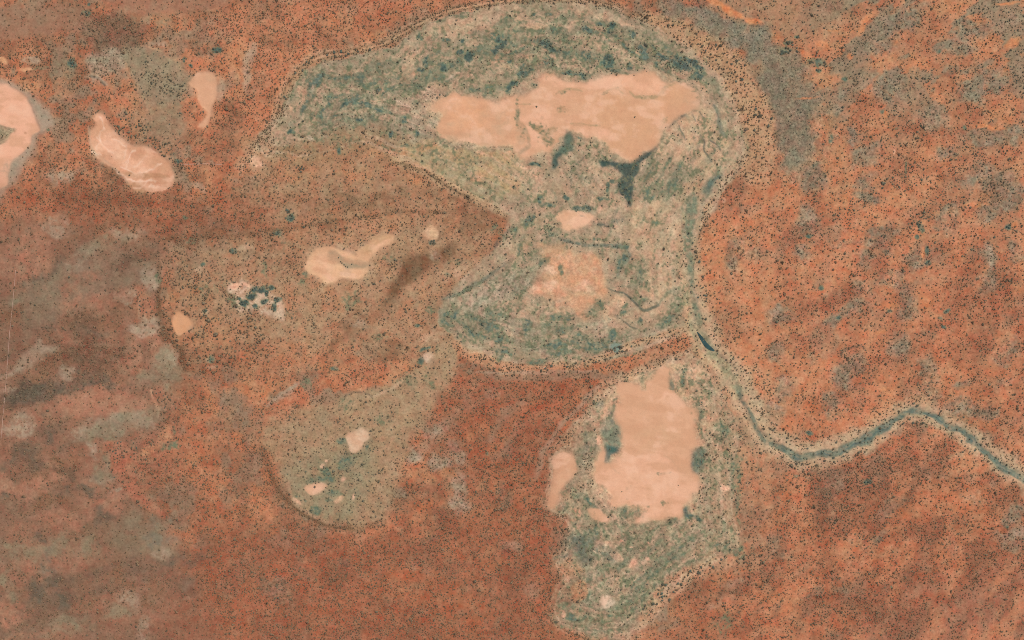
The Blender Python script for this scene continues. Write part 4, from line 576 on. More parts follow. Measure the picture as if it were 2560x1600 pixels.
# ------------------------------------------------------------------ tree belts on the shores and banks
def belt(spec, wid, d, s=1.15, c='tan', a=.4, g=.2, soft=6, warp=4):
    S(spec, wid, c, a=a, soft=soft, warp=warp, d=d, s=s, g=g, k=1)
belt(('O', [640, 340, 650, 290, 668, 235, 690, 185, 730, 142, 800, 126, 880, 110, 930, 88, 985, 58, 1040, 30, 1110, 12, 1200, 0, 1300, -6, 1380, 0, 1450, 16, 1530, 45]), [24, 28, 30, 28, 26, 24, 22, 22, 22, 20, 17, 15, 15, 15, 16, 22], 34, s=1.0, a=.5)
for dx, w2 in ((-4, 6), (6, 6)):
    S(('O', [652 + dx, 290, 668 + dx, 235, 690 + dx, 188, 735, 142 + dx, 800, 126 + dx, 880, 110 + dx, 930, 88 + dx, 985, 58 + dx, 1040, 30 + dx, 1110, 12 + dx, 1200, 1 + dx, 1300, -4 + dx, 1400, 4 + dx, 1460, 20 + dx, 1530, 48 + dx]), w2, (120, 104, 76), a=.45, warp=2, soft=2.5, d=56, s=1.1, g=.25, k=1)
S(('O', [672, 240, 694, 190, 735, 144, 800, 128, 880, 112, 930, 90, 985, 60, 1040, 32, 1110, 14, 1200, 3]), 2.6, (198, 160, 124), a=.6, warp=2, soft=2, d=4)
belt(('O', [560, 390, 600, 355, 632, 310, 650, 280]), [18, 24, 22, 20], 40, s=1.1)
S(('A2', [-40, 1060, 20, 1010, 60, 920, 130, 885, 200, 870]), 7, (110, 92, 66), a=.45, d=56, s=1.15, k=1)
belt(('O', [1530, 42, 1610, 76, 1670, 112, 1728, 165, 1765, 225, 1788, 290, 1796, 350, 1786, 410]), [30, 52, 66, 72, 76, 80, 80, 76], 22, s=1.15, c=(188, 148, 113), a=.92, g=.3, soft=14)
belt(('A3', [1640, 1130, 1560, 1220, 1500, 1310, 1440, 1400, 1390, 1470]), [12, 16, 14, 14, 10], 34, s=1.1)
belt(('A3', [1780, 1180, 1720, 1250, 1660, 1330, 1620, 1420, 1560, 1512]), [60, 60, 60, 60, 60], 20, s=1.1, c='pink', a=.2)
belt(('A2', [980, 1130, 1100, 1180, 1220, 1232, 1300, 1290, 1420, 1350, 1540, 1400, 1650, 1460, 1750, 1512]), [14, 18, 22, 24, 26, 24, 20, 18], 32, s=1.1, c=(190, 156, 122), a=.6)
S(('A2', [1000, 1145, 1150, 1200, 1260, 1260, 1380, 1340, 1500, 1390]), 6, (96, 84, 60), a=.5, warp=4, d=56, s=1.15, k=1)
belt(('O', [400, 560, 520, 560, 640, 548, 740, 530, 860, 512, 980, 498, 1060, 500]), [16, 14, 14, 10, 9, 9, 8], 40, c='umber', a=.4)
belt([('B2', [1400, 930, 1500, 990, 1650, 1045, 1812, 1110]), ('B3', [100, 1125, 250, 1095, 400, 1072, 560, 1045, 700, 990, 850, 930, 1000, 890, 1130, 850, 1210, 825])], [16, 26, 34, 36, 30, 24, 22, 20, 20, 18, 16, 14, 12], 26, s=1.2, c=(200, 152, 116), a=.7, g=.3)
belt(('B3', [640, 1200, 760, 1170, 860, 1130, 960, 1080, 1100, 1030, 1200, 1000, 1260, 965]), [14, 18, 18, 18, 12, 10, 8], 34, s=1.15, c=(196, 160, 126), a=.6, g=.35)
S([('B2', [1560, 1130, 1812, 1125]), ('B3', [60, 1130, 200, 1130, 400, 1120, 600, 1120])], [6, 9, 10, 10, 9, 6], 'ash', a=.6, warp=4, d=22)
P(('B3', [800, 1010, 960, 960, 1100, 900, 1220, 850, 1260, 920, 1180, 980, 1040, 1010, 900, 1060, 780, 1120, 600, 1130, 660, 1070]), (190, 130, 96), a=.7, soft=8, warp=6, d=26, s=1.1)
belt(('B3', [1400, -60, 1370, 60, 1330, 170, 1310, 260, 1330, 370, 1355, 470, 1370, 560, 1350, 660, 1335, 760, 1400, 850, 1500, 950, 1610, 1060, 1720, 1150, 1812, 1260]), [20, 18, 18, 20, 22, 22, 20, 20, 18, 20, 26, 34, 44, 44], 26, s=1.15, c=(200, 156, 120), a=.5, g=.35)
S(('B3', [1395, 0, 1370, 70, 1330, 160, 1308, 240, 1320, 350]), 5, (96, 84, 60), a=.5, warp=2, d=56, s=1.2, k=1)
for dd in (-1, 1):
    S(to_map('O', [1830, 1060 + 22 * dd, 1880, 1076 + 23 * dd, 1930, 1074 + 23 * dd, 1990, 1058 + 22 * dd, 2050, 1030 + 21 * dd, 2105, 990 + 21 * dd, 2150, 970 + 21 * dd, 2195, 972 + 20 * dd, 2245, 1002 + 19 * dd, 2300, 1045 + 19 * dd, 2360, 1084 + 19 * dd, 2440, 1136 + 19 * dd]), 20, (194, 156, 122), a=.7, warp=5, soft=8, d=28, s=1.05, g=.35, k=1)
S(('O', [1790, 1000, 1815, 1030, 1850, 1052]), 10, (90, 96, 76), a=.45, d=40, k=1)
belt(('B3', [1560, 1180, 1640, 1260, 1700, 1350, 1760, 1450]), [40, 50, 50, 40], 26, s=1.1, c=(196, 150, 116), a=.5, g=.4)
belt(('C2', [40, 130, 70, 260, 120, 380, 200, 480, 260, 560, 350, 630, 450, 680, 560, 712, 700, 722, 850, 690]), [14, 16, 18, 20, 20, 18, 16, 16, 16, 16], 40, s=1.0, c='umber', a=.35)
for dx in (-5, 5):
    S(('C2', [100 + dx, 330, 140 + dx, 420, 200 + dx, 490, 260 + dx, 560, 350, 628 + dx, 450, 680 + dx, 560, 712 + dx, 700, 724 + dx]), 4, (104, 82, 58), a=.5, warp=2, soft=2, d=56, k=1)
S(('C2', [700, 720, 860, 700, 930, 640, 960, 560]), 8, (180, 130, 98), a=.4, d=30)
belt(('C3', [250, 1340, 350, 1420, 470, 1480, 560, 1512, 640, 1530]), [10, 9, 9, 9, 9], 44, c=(190, 150, 116), a=.5)
S(('C3', [255, 1345, 350, 1425, 470, 1482, 580, 1520]), 4, (92, 78, 54), a=.6, warp=1.5, soft=2, d=56, k=1)
belt(('C3', [220, 610, 280, 625, 380, 640]), 9, 56, c='umber', a=.4)
belt(('C3', [320, 1040, 270, 1140, 235, 1200]), [12, 12, 12], 44, c='umber', a=.3)
belt(('C3', [200, 620, 330, 720, 360, 800, 250, 950]), 30, 34, c='pink', a=.3)
belt(('C3', [1812, 930, 1600, 950, 1480, 960, 1380, 990, 1250, 1050, 1150, 1120, 1060, 1200, 990, 1290, 940, 1370]), [22, 30, 34, 34, 38, 50, 44, 36, 30], 21, s=1.3, c=(198, 150, 116), a=.7, g=.35)
belt(('C3', [1400, 60, 1420, 180, 1350, 300, 1360, 420, 1350, 520]), [30, 40, 24, 22, 20], 20, s=1.2, c='tan', a=.4, g=.5)
belt(('C3', [1480, 100, 1520, 200, 1650, 120, 1560, 20]), [40, 50, 50, 40], 18, s=1.15, c='pink', a=.3)
belt(('C3', [530, 200, 555, 300, 570, 390, 480, 440, 380, 500]), [20, 20, 16, 16, 20], 36, s=.95, c='tan', a=.3, g=.4)
belt(('O', [1455, 905, 1400, 960, 1340, 1030, 1300, 1060]), [14, 16, 16, 12], 34, c='tan', a=.4, s=1.1)
S(('O', [1440, 930, 1390, 975, 1340, 1020]), 4, 'ash', a=.5, warp=2, d=6)
# spaced trees on the strip at the west
P(('B1', [1070, 1250, 1150, 1245, 1240, 1280, 1270, 1340, 1250, 1390, 1170, 1390, 1100, 1340]), 'pink', a=.6, soft=5, warp=4, d=16, s=1.2)
S(('B1', [1070, 1255, 1090, 1320, 1130, 1390]), 5, 'pan', a=.6, warp=2, d=6)
P(('C1', [735, 130, 850, 100, 950, 170, 900, 250, 980, 420, 1100, 540, 1180, 640, 1060, 590, 900, 500, 830, 400, 780, 300, 740, 240]), (190, 126, 98), a=.65, soft=6, warp=5, d=15, s=1.1)
B('C1', 'pano', [(1160, 60, 40, 60, 30), (1050, 170, 70, 26, -30)], a=.7, warp=5, d=5)
B('C1', 'dark', [(1225, 25, 12, 26), (1240, 110, 30, 26), (1200, 130, 70, 34)], a=.5, warp=5, patch=(9, .4))
P(('B1', [985, 600, 1060, 590, 1110, 640, 1110, 720, 1000, 740, 980, 690]), 'pink', a=.6, soft=5, warp=3, d=10, s=1.2)
S(('B1', [988, 600, 985, 740]), 5, 'tan', a=.5, warp=1)

# finer notes, sheet by sheet
S(('D2', [690, 510, 610, 590, 540, 670, 490, 760, 470, 830]), [10, 12, 14, 14, 10], 'ash', a=.65, warp=6, soft=5, d=20)
S(('D2', [450, 530, 400, 580, 350, 640, 300, 700]), [12, 18, 18, 12], (160, 128, 104), a=.7, warp=7, soft=7, d=18)
S(('D2', [240, 560, 180, 630, 120, 690, 60, 740]), [16, 24, 26, 20], (166, 132, 106), a=.65, warp=9, soft=8, d=20)
S(('D2', [420, 640, 380, 700, 330, 760]), [20, 26, 20], (158, 128, 104), a=.55, warp=9, soft=8, d=24)
S(('D2', [300, 470, 400, 480, 520, 475, 640, 470, 720, 480]), [8, 14, 18, 22, 14], (150, 126, 103), a=.7, warp=5, soft=5, d=22)
S(('D2', [560, 500, 480, 590, 400, 700, 350, 800]), [14, 22, 26, 26], (150, 84, 62), a=.5, warp=9, soft=9, d=34)
S(('D2', [330, 520, 240, 640, 180, 760]), [14, 22, 22], (150, 84, 62), a=.45, warp=9, soft=9, d=34)
B('D2', 'ash', [(280, 190, 70, 30, -20), (240, 230, 30, 20), (510, 380, 40, 26), (470, 330, 40, 20), (700, 300, 40, 30), (380, 300, 18, 40)], a=.8, warp=8, d=2)
B('D2', 'dark', [(165, 270, 34, 34), (190, 250, 16, 30), (430, 290, 14, 26), (540, 370, 40, 20), (350, 385, 20, 24), (480, 425, 40, 10, -8), (560, 260, 50, 20), (690, 230, 34, 22, -30), (690, 350, 24, 20), (740, 330, 14, 24), (780, 20, 26, 12), (775, 70, 14, 34, 20), (840, 130, 12, 26), (940, 270, 34, 20, -40)], a=.5, warp=6)
B('D2', 'teal', [(270, 330, 60, 24), (400, 240, 40, 20), (600, 330, 60, 26), (230, 170, 60, 10, -25), (640, 380, 50, 24), (560, 410, 60, 14), (310, 290, 40, 30)], a=.55, warp=7)
B('D2', (70, 96, 92), [(730, 730, 26, 18), (720, 760, 8, 20), (745, 610, 18, 30), (1030, 770, 24, 40), (690, 570, 20, 14)], a=.7, warp=6, patch=(8, .3))
P(('A3', [-40, 60, 300, 30, 560, 130, 900, 240, 1200, 380, 1350, 500, 1200, 560, 1000, 500, 700, 490, 400, 490, 100, 560, -60, 600]), 'green', a=.6, soft=20, warp=12)
P(('A2', [560, 450, 1000, 380, 1300, 280, 1500, 300, 1812, 200, 1812, 640, 1600, 690, 1400, 640, 1200, 660, 1000, 760, 900, 640]), 'green', a=.62, soft=24, warp=14)
B('A3', 'tan', [(110, 190, 120, 60), (580, 120, 160, 26, 15), (820, 185, 120, 26, 25), (1080, 270, 100, 26, 25), (1160, 550, 100, 22, 15)], a=.75, warp=8, d=2)
B('A2', 'tan', [(1430, 170, 180, 50, -10), (1080, 470, 70, 70), (1130, 390, 60, 50), (840, 690, 60, 30)], a=.7, warp=8, d=2)
S(('D4', [552, 90, 546, 200, 552, 280, 592, 340, 632, 390, 648, 450]), [8, 12, 14, 14, 14, 10], (112, 86, 64), a=.6, warp=6, soft=5, d=50, k=1)
P(('D4', [570, 30, 760, 150, 900, 280, 940, 400, 800, 470, 690, 480, 640, 400, 560, 300, 545, 180]), None, soft=20, warp=10, d=22, s=1.3)
P(('D4', [90, 190, 240, 90, 400, 40, 545, 70, 500, 130, 350, 190, 220, 270, 90, 310]), (146, 121, 98), a=.75, soft=20, warp=14, d=5, g=.4)
B('D4', 'ash', [(490, 300, 60, 18, 10), (530, 290, 24, 26), (230, 470, 30, 16), (30, 520, 26, 10), (80, 640, 50, 30), (320, 730, 14, 26), (510, 130, 26, 30)], a=.6, warp=8, d=3)
B('D4', (150, 134, 108), [(580, 400, 26, 40), (530, 470, 80, 30, -15), (590, 500, 40, 40), (400, 650, 90, 34, -8), (360, 800, 30, 50)], a=.7, warp=9, d=4)
P(('D4', [210, 570, 330, 540, 520, 545, 530, 580, 430, 600, 260, 610]), 'pink', a=.75, soft=9, warp=8, d=5)
B('D4', 'pink', [(300, 120, 40, 26), (330, 230, 60, 26), (240, 210, 30, 60), (470, 430, 60, 36), (60, 780, 40, 20)], a=.6, warp=9, d=5)
B('D4', (120, 90, 72), [(420, 80, 50, 26, -20), (280, 280, 70, 40), (330, 440, 60, 30), (510, 390, 24, 40), (60, 760, 60, 50), (250, 810, 60, 30), (470, 70, 60, 14, -15)], a=.6, warp=10, d=24)
B('D4', (186, 132, 96), [(900, 470, 90, 50), (760, 330, 120, 50), (640, 220, 60, 40), (1100, 430, 90, 24), (820, 620, 60, 40)], a=.55, warp=12, d=20)
S(('D4', [925, 575, 975, 535, 1030, 500]), [5, 9, 7], 'ash', a=.8, warp=4, soft=4, d=10)
B('D4', 'grey', [(810, 560, 60, 30), (840, 600, 30, 50)], a=.85, warp=8, d=20)
P(('D8', [350, -40, 420, 60, 480, 160, 540, 260, 530, 400, 500, 500, 470, 560, 400, 600, 360, 560, 380, 300]), (176, 134, 103), a=.75, soft=40, warp=26, d=17)
P(('D8', [280, -30, 350, -20, 400, 120, 420, 260, 410, 420, 400, 540, 300, 580, 270, 420, 290, 260, 290, 100]), (178, 148, 117), a=.75, soft=34, warp=26, d=10, g=.5)
B('D8', (174, 142, 112), [(440, 90, 70, 70), (470, 240, 70, 90), (440, 390, 80, 70), (480, 510, 90, 34), (420, 180, 50, 60), (540, 200, 50, 40)], a=.8, warp=16, patch=(14, .6), d=12, g=.4)
B('D8', 'grey', [(520, 510, 30, 30), (560, 90, 60, 24, -20), (600, 250, 60, 26)], a=.6, warp=10, patch=(10, .5))
B('D8', 'green', [(385, 300, 26, 70), (400, 380, 14, 50), (370, 250, 30, 30), (360, 540, 60, 26), (390, 560, 30, 20), (340, 160, 30, 40)], a=.9, warp=8, g=.7)
B('D8', 'teal', [(255, 250, 20, 36), (230, 420, 16, 30), (250, 440, 30, 8, 40), (396, 390, 8, 26)], a=.9, warp=5)
B('D8', 'panhi', [(340, 340, 9, 12), (356, 342, 8, 9), (336, 388, 6, 7)], a=.85, warp=2, soft=.3)
S(('D8', [332, 325, 328, 340, 332, 356]), 3.5, (70, 66, 52), a=.7, warp=1, soft=2)
B('D7', (104, 113, 98), [(912, 535, 34, 44), (940, 560, 30, 30), (868, 577, 26, 7, -15), (960, 520, 40, 20), (1020, 560, 40, 26), (920, 500, 30, 18)], a=.7, warp=7, patch=(9, .4))
B('D7', 'ash', [(515, 330, 24, 40), (510, 400, 30, 36), (500, 220, 30, 40, -35), (440, 250, 26, 30, -30), (430, 140, 60, 20, -30), (720, 540, 30, 14), (770, 700, 14, 30), (355, 240, 30, 30)], a=.65, warp=8, patch=(8, .4), d=20)
B('D7', (188, 120, 84), [(560, 130, 60, 30, -40), (390, 410, 60, 40), (700, 490, 40, 22), (600, 780, 80, 50), (480, 740, 90, 40), (330, 640, 60, 30)], a=.55, warp=12, d=14)
B('D7', (140, 92, 70), [(620, 350, 90, 60), (300, 560, 140, 50), (660, 680, 60, 80), (110, 620, 90, 60), (500, 480, 120, 40), (730, 620, 60, 60)], a=.45, warp=14, d=34)
B('D8', (194, 122, 84), [(980, 440, 90, 34, -25), (900, 540, 60, 30, -30), (740, 600, 90, 24, -35), (590, 750, 60, 14, -45), (560, 370, 14, 40, 20), (820, 400, 14, 40, 15), (1180, 400, 60, 50), (640, 100, 120, 50), (1240, 130, 70, 40)], a=.6, warp=10, d=10)
B('D8', (136, 94, 72), [(880, 760, 160, 30, 8), (480, 690, 120, 40, -20), (1330, 700, 60, 60), (960, 800, 90, 40), (700, 400, 40, 90), (960, 360, 70, 50), (1140, 600, 90, 40), (260, 690, 80, 40)], a=.45, warp=12, d=30)
B('D8', (176, 128, 102), [(1150, 790, 160, 50, -15), (1250, 700, 110, 40, -20), (1060, 680, 90, 30, -10)], a=.6, warp=14, d=10)
# deeper reds to the south and west
for pl, aa in (([470, 1230, 700, 1260, 900, 1280, 1100, 1200, 1270, 1120, 1310, 1260, 1290, 1640, 440, 1640], .5), ([1080, 900, 1400, 900, 1330, 1040, 1290, 1140, 1100, 1160, 1010, 1010], .35), ([1760, 1130, 2060, 1100, 2300, 1230, 2419, 1350, 2480, 1640, 1580, 1640, 1640, 1420, 1760, 1300], .35), ([0, 430, 200, 450, 420, 470, 480, 540, 300, 540, 0, 480], .5), ([440, 870, 620, 880, 640, 1040, 660, 1200, 500, 1290, 430, 1220, 300, 1110, 400, 980], .3)):
    P(('O', pl), (154, 95, 70), a=aa, soft=60, warp=26)
# dune ridges and troughs on the east
dz_ = ss(1700, 1850, X) * ss(330, 520, Y) * ss(-40, 60, Y - (X - 1750) * -.35 - 300) + ss(1900, 2000, X) * ss(600, 420, Y) * .22
dz_ = np.clip(dz_, 0, 1) * (rid == 0)
ra = aniso(30, 24, 3.2, 301, 4); rb = aniso(44, 70, 2.4, 311, 4)
col[:] = lerp(col, lin((207, 139, 101)), ss(.42, .75, ra * .35 + rb * .65) * dz_ * .45)
col[:] = lerp(col, lin((150, 102, 80)), ss(.58, .85, 1 - (ra * .5 + rb * .5)) * dz_ * .35)
den += (ss(.55, .8, 1 - (ra * .5 + rb * .5)) * 12 - ss(.52, .8, ra * .6 + rb * .4) * 7) * dz_
# the creek once more, banks then bed
S(to_map('O', [1645, 470, 1632, 540, 1630, 600, 1636, 655, 1645, 720, 1662, 775, 1692, 830, 1728, 880, 1758, 930, 1778, 985, 1806, 1030, 1838, 1058]), [34, 40, 36, 36, 40, 48, 58, 64, 64, 58, 56, 54], (194, 163, 130), a=.85, soft=12, warp=5, d=9, g=.5)
S(to_map('O', [1835, 1060, 1885, 1078, 1935, 1075, 1990, 1059, 2050, 1031, 2105, 992, 2150, 972, 2193, 974, 2240, 1003, 2300, 1047, 2360, 1087, 2419, 1127, 2560, 1215]), [54, 58, 60, 56, 50, 46, 46, 50, 52, 50, 50, 50, 50], (192, 162, 130), a=.82, soft=14, warp=9, patch=(14, .3), d=16, g=.5)
S(to_map('O', [1640, 470, 1628, 540, 1627, 600, 1634, 655, 1642, 720, 1652, 760]), [26, 28, 20, 12, 14, 16], (112, 124, 102), a=.85, soft=5, warp=4, patch=(8, .4), g=.8, d=1)
S(to_map('O', [1652, 760, 1680, 820, 1718, 875, 1748, 930]), [14, 22, 22, 14], (150, 142, 112), a=.8, soft=6, warp=4, patch=(9, .4), d=1)
S(to_map('O', [1742, 915, 1762, 965, 1784, 1010, 1815, 1046, 1850, 1068]), [6, 9, 11, 13, 16], (98, 112, 97), a=.8, soft=4, warp=6, patch=(7, .5), g=.8, d=5)
S(to_map('O', [1840, 1062, 1890, 1080, 1935, 1077, 1990, 1061, 2050, 1033, 2105, 995, 2150, 974, 2193, 977, 2240, 1006, 2300, 1050, 2360, 1090, 2419, 1130, 2560, 1218]), [14, 17, 18, 17, 20, 20, 17, 14, 18, 19, 19, 18, 18], (122, 130, 110), a=.75, soft=5, warp=9, patch=(9, .5), g=.8, d=5)
for of_, wd_, cc_ in ((3, 5, (78, 102, 97)), (-4, 3.5, (92, 112, 102)), (8, 3, (96, 112, 98))):
    S(to_map('O', [1845, 1064 + of_, 1890, 1080 + of_, 1935, 1077 + of_, 1990, 1061 + of_, 2050, 1033 + of_, 2105, 995 + of_, 2150, 974 + of_ * .6, 2193, 977 + of_ * .6, 2240, 1006 + of_, 2300, 1050 + of_, 2360, 1090 + of_, 2419, 1130 + of_, 2560, 1218 + of_]), wd_, cc_, a=.85, soft=2.5, warp=8, patch=(16, .6))
S(to_map('O', [1850, 1052, 1890, 1066, 1935, 1064, 1985, 1050]), 6, (204, 170, 136), a=.85, warp=3, soft=2.5, d=1)
S(to_map('O', [1990, 1050, 2050, 1020, 2100, 985, 2140, 966]), 3, (186, 160, 128), a=.6, warp=4, soft=2)
S(to_map('O', [2130, 978, 2175, 984, 2215, 1006, 2255, 1030]), [3, 6, 7, 4], (176, 158, 124), a=.7, warp=4, soft=3)
S(to_map('O', [1700, 830, 1760, 900, 1795, 970, 1830, 1020, 1880, 1042]), [8, 22, 26, 22, 12], (188, 160, 128), a=.55, warp=7, soft=9, patch=(10, .4), d=26, s=1.1, g=.45, k=1)
# old shorelines: growth runs in bands along the shores
for outline, b0 in ((lake_bed, BEDS[0]), (south_bed, BEDS[1])):
    q_ = smooth(pts_of(outline), True, 1); sl = window(q_, 10)
    sd_ = sdf_poly(q_, X[sl] + 10 * WX[sl], Y[sl] + 10 * WY[sl])
    bn = n01(1.0, 333, 3, x=sd_ / 15 + WX[sl] * .5, y=(X[sl] * .6 + Y[sl]) / 130); fl = n01(1.0, 343, 3, x=sd_ / 7 + WY[sl] * .8, y=(X[sl] - Y[sl] * .5) / 90)
    inb = (rid[sl] == b0) * ss(.98, .80, col[sl][..., 1] / col[sl][..., 0]) * ss(.12, .22, col[sl][..., 0]); v = vgt[sl]; v += inb * ((bn - .5) * .34 + (fl - .5) * .24); np.clip(v, 0, 1, out=v)
    c_ = col[sl]; c_ += (lin((204, 170, 140)) - c_) * (ss(.6, .9, 1 - fl) * inb * .45)[..., None]; c_ += (lin((138, 134, 112)) - c_) * (ss(.55, .85, bn) * inb * .3 * ss(.62, .67, col[sl][..., 1] / col[sl][..., 0]))[..., None]
# grass and litter mottle: growth follows the green soils, in short streaks
def uniform(v):
    q = np.sort(v[::7, ::7].ravel()); return np.interp(v, q, np.linspace(0, 1, q.size)).astype(F32)
def blur(a, r):
    for ax in (0, 1):
        for _ in range(2):
            pd = [(0, 0), (0, 0)]; pd[ax] = (r + 1, r); c_ = np.cumsum(np.pad(a, pd, mode='edge'), axis=ax, dtype=np.float64)
            n_ = a.shape[ax]; a = ((np.take(c_, range(2 * r + 1, 2 * r + 1 + n_), ax) - np.take(c_, range(0, n_), ax)) / (2 * r + 1)).astype(F32)
    return a
bed = ss(.35, 1, blur(np.isin(rid, BEDS).astype(F32), 14))
vgt[:] = np.maximum(vgt, bed * .26 * n01(60, 128, 3) ** 1.3)
nz = uniform(.6 * fbm(5.2, 130, 3) + .22 * fbm(15, 134, 3) + .18 * (aniso(7, 62, 1.9, 137, 3)))
vm = ss(-.24, .24, nz - (1 - vgt)) * ss(0, .12, vgt)
deep = np.clip((vgt - .52) * 1.9 + (nz - .5) * .7, 0, 1)
vc = np.where(deep[..., None] < .5, lerp(np.broadcast_to(lin((120, 120, 92)), col.shape), PAL['teal'], deep * 2), lerp(np.broadcast_to(PAL['teal'], col.shape), PAL['dark'], deep * 2 - 1))
col[:] = lerp(col, PAL['green'], ss(.08, .7, vgt) * .75)
col[:] = col + (vc - col) * (vm * .9)[..., None]
t4 = (n01(9, 142, 4) - .5) * np.clip(grain, .1, 1.3); t5 = (n01(26, 146, 4) - .5) * np.clip(grain, .2, 1)
col *= (1 + .22 * t4 + .14 * t5)[..., None]
t6 = (n01(13, 150, 3) - .5) * np.clip(grain - .12, .03, 1)
col[..., 0] *= 1 + .09 * t6; col[..., 1] *= 1 - .08 * t6; col[..., 2] *= 1 - .03 * t6
wk_ = ss(620, 300, X) * ss(380, 560, Y) * (.02 + .13 * n01(120, 421, 4)); col *= (1 - wk_)[..., None]
den *= .45 + 1.1 * uniform(.6 * fbm(9, 431, 2) + .4 * fbm(26, 433, 2))
pm_ = np.isin(rid, [i for i, r_ in enumerate(REGIONS, 1) if r_[0] == 'claypan']).astype(F32)
st_ = aniso(16, -8, 3.0, 401, 5); sp_ = n01(34, 405, 5)
col[:] = lerp(col, lin((207, 156, 121)), ss(.5, .85, st_ * .5 + sp_ * .5) * pm_ * .55)
col[:] = lerp(col, lin((240, 191, 160)), ss(.55, .9, 1 - (st_ * .4 + sp_ * .6)) * pm_ * .5)
bl_ = blur(pm_, 4); ed_ = 4 * bl_ * (1 - bl_) * (.1 + .6 * n01(12, 409, 3))
cb_ = np.stack([blur(col[..., k_], 3) for k_ in range(3)], -1)
col[:] = col + (cb_ - col) * np.clip(ed_, 0, 1)[..., None]
pans_ = np.isin(rid, [i for i, r_ in enumerate(REGIONS, 1) if r_[0] == 'claypan'])
den = np.where(pans_, np.minimum(den, .04), den) * np.where(cls == 0, 1.02, 1.0); den = np.clip(den, 0, 56)
inwin = (X > -PAD) & (X < 2560 + PAD) & (Y > -PAD) & (Y < 1600 + PAD)
# ------------------------------------------------------------------ ground meshes
for _ in range(2):                                     # ease the banks
    hgt[1:-1, 1:-1] = (hgt[1:-1, 1:-1] * 2 + hgt[:-2, 1:-1] + hgt[2:, 1:-1] + hgt[1:-1, :-2] + hgt[1:-1, 2:]) / 6
i0 = int(np.searchsorted(gx, -PAD)); j0 = int(np.searchsorted(gy, -PAD))
def ground_z(x, y):
    u = np.clip((np.asarray(x) + PAD) / CELL + i0, 0, NX - 2); v = np.clip((np.asarray(y) + PAD) / CELL + j0, 0, NY - 2)
    iu = u.astype(int); iv = v.astype(int); fu = u - iu; fv = v - iv
    return (hgt[iv, iu] * (1 - fu) + hgt[iv, iu + 1] * fu) * (1 - fv) + (hgt[iv + 1, iu] * (1 - fu) + hgt[iv + 1, iu + 1] * fu) * fv
def field(arr, x, y):
    return arr[np.clip(np.rint((y + PAD) / CELL + j0).astype(int), 0, NY - 1), np.clip(np.rint((x + PAD) / CELL + i0).astype(int), 0, NX - 1)]

def N(nt, t, **kw):
    n = nt.nodes.new(t)
    for k_, v_ in kw.items(): setattr(n, k_, v_)
    return n
def soil_material():
    m = bpy.data.materials.new('soil'); m.use_nodes = True; nt = m.node_tree; L = nt.links.new
    bs = nt.nodes['Principled BSDF']; bs.inputs['Roughness'].default_value = 0.95; bs.inputs['Specular IOR Level'].default_value = 0.05
    at = N(nt, 'ShaderNodeAttribute', attribute_name='soil'); gr = N(nt, 'ShaderNodeAttribute', attribute_name='grain')
    tc = N(nt, 'ShaderNodeTexCoord')
    n1 = N(nt, 'ShaderNodeTexNoise'); n1.inputs['Scale'].default_value = 0.11; n1.inputs['Detail'].default_value = 5; n1.inputs['Roughness'].default_value = 0.75
    n2 = N(nt, 'ShaderNodeTexNoise'); n2.inputs['Scale'].default_value = 0.022; n2.inputs['Detail'].default_value = 4; n2.inputs['Roughness'].default_value = 0.6
    for n in (n1, n2): L(tc.outputs['Object'], n.inputs['Vector'])
    r1 = N(nt, 'ShaderNodeMapRange'); r1.inputs[1].default_value = 0.3; r1.inputs[2].default_value = 0.7; r1.inputs[3].default_value = -1; r1.inputs[4].default_value = 1
    L(n1.outputs['Fac'], r1.inputs[0])
    mu = N(nt, 'ShaderNodeMath', operation='MULTIPLY'); L(r1.outputs[0], mu.inputs[0]); L(gr.outputs['Fac'], mu.inputs[1])
    ma = N(nt, 'ShaderNodeMath', operation='MULTIPLY_ADD'); L(mu.outputs[0], ma.inputs[0]); ma.inputs[1].default_value = 0.34; ma.inputs[2].default_value = 1.0
    hs = N(nt, 'ShaderNodeHueSaturation'); L(at.outputs['Color'], hs.inputs['Color']); L(ma.outputs[0], hs.inputs['Value'])
    r2 = N(nt, 'ShaderNodeMapRange'); r2.inputs[1].default_value = 0.3; r2.inputs[2].default_value = 0.7; r2.inputs[3].default_value = 0.488; r2.inputs[4].default_value = 0.512
    L(n2.outputs['Fac'], r2.inputs[0]); mh = N(nt, 'ShaderNodeMix'); L(gr.outputs['Fac'], mh.inputs[0]); mh.inputs[2].default_value = 0.5; L(r2.outputs[0], mh.inputs[3]); L(mh.outputs[0], hs.inputs['Hue'])
    r3 = N(nt, 'ShaderNodeMapRange'); r3.inputs[1].default_value = 0.3; r3.inputs[2].default_value = 0.7; r3.inputs[3].default_value = 1.08; r3.inputs[4].default_value = 0.92
    L(n2.outputs['Fac'], r3.inputs[0]); mt = N(nt, 'ShaderNodeMix'); L(gr.outputs['Fac'], mt.inputs[0]); mt.inputs[2].default_value = 1.0; L(r3.outputs[0], mt.inputs[3]); L(mt.outputs[0], hs.inputs['Saturation'])
    L(hs.outputs[0], bs.inputs['Base Color'])
    return m
SOIL = soil_material()
alb = np.clip(col / K_LIGHT, 0.005, 0.9)
WXY = world(X, Y)
def tag(o, label=None, cat=None, group=None, kind=None):
    for k_, v_ in (('label', label), ('category', cat), ('group', group), ('kind', kind)):
        if v_: o[k_] = v_
    return o
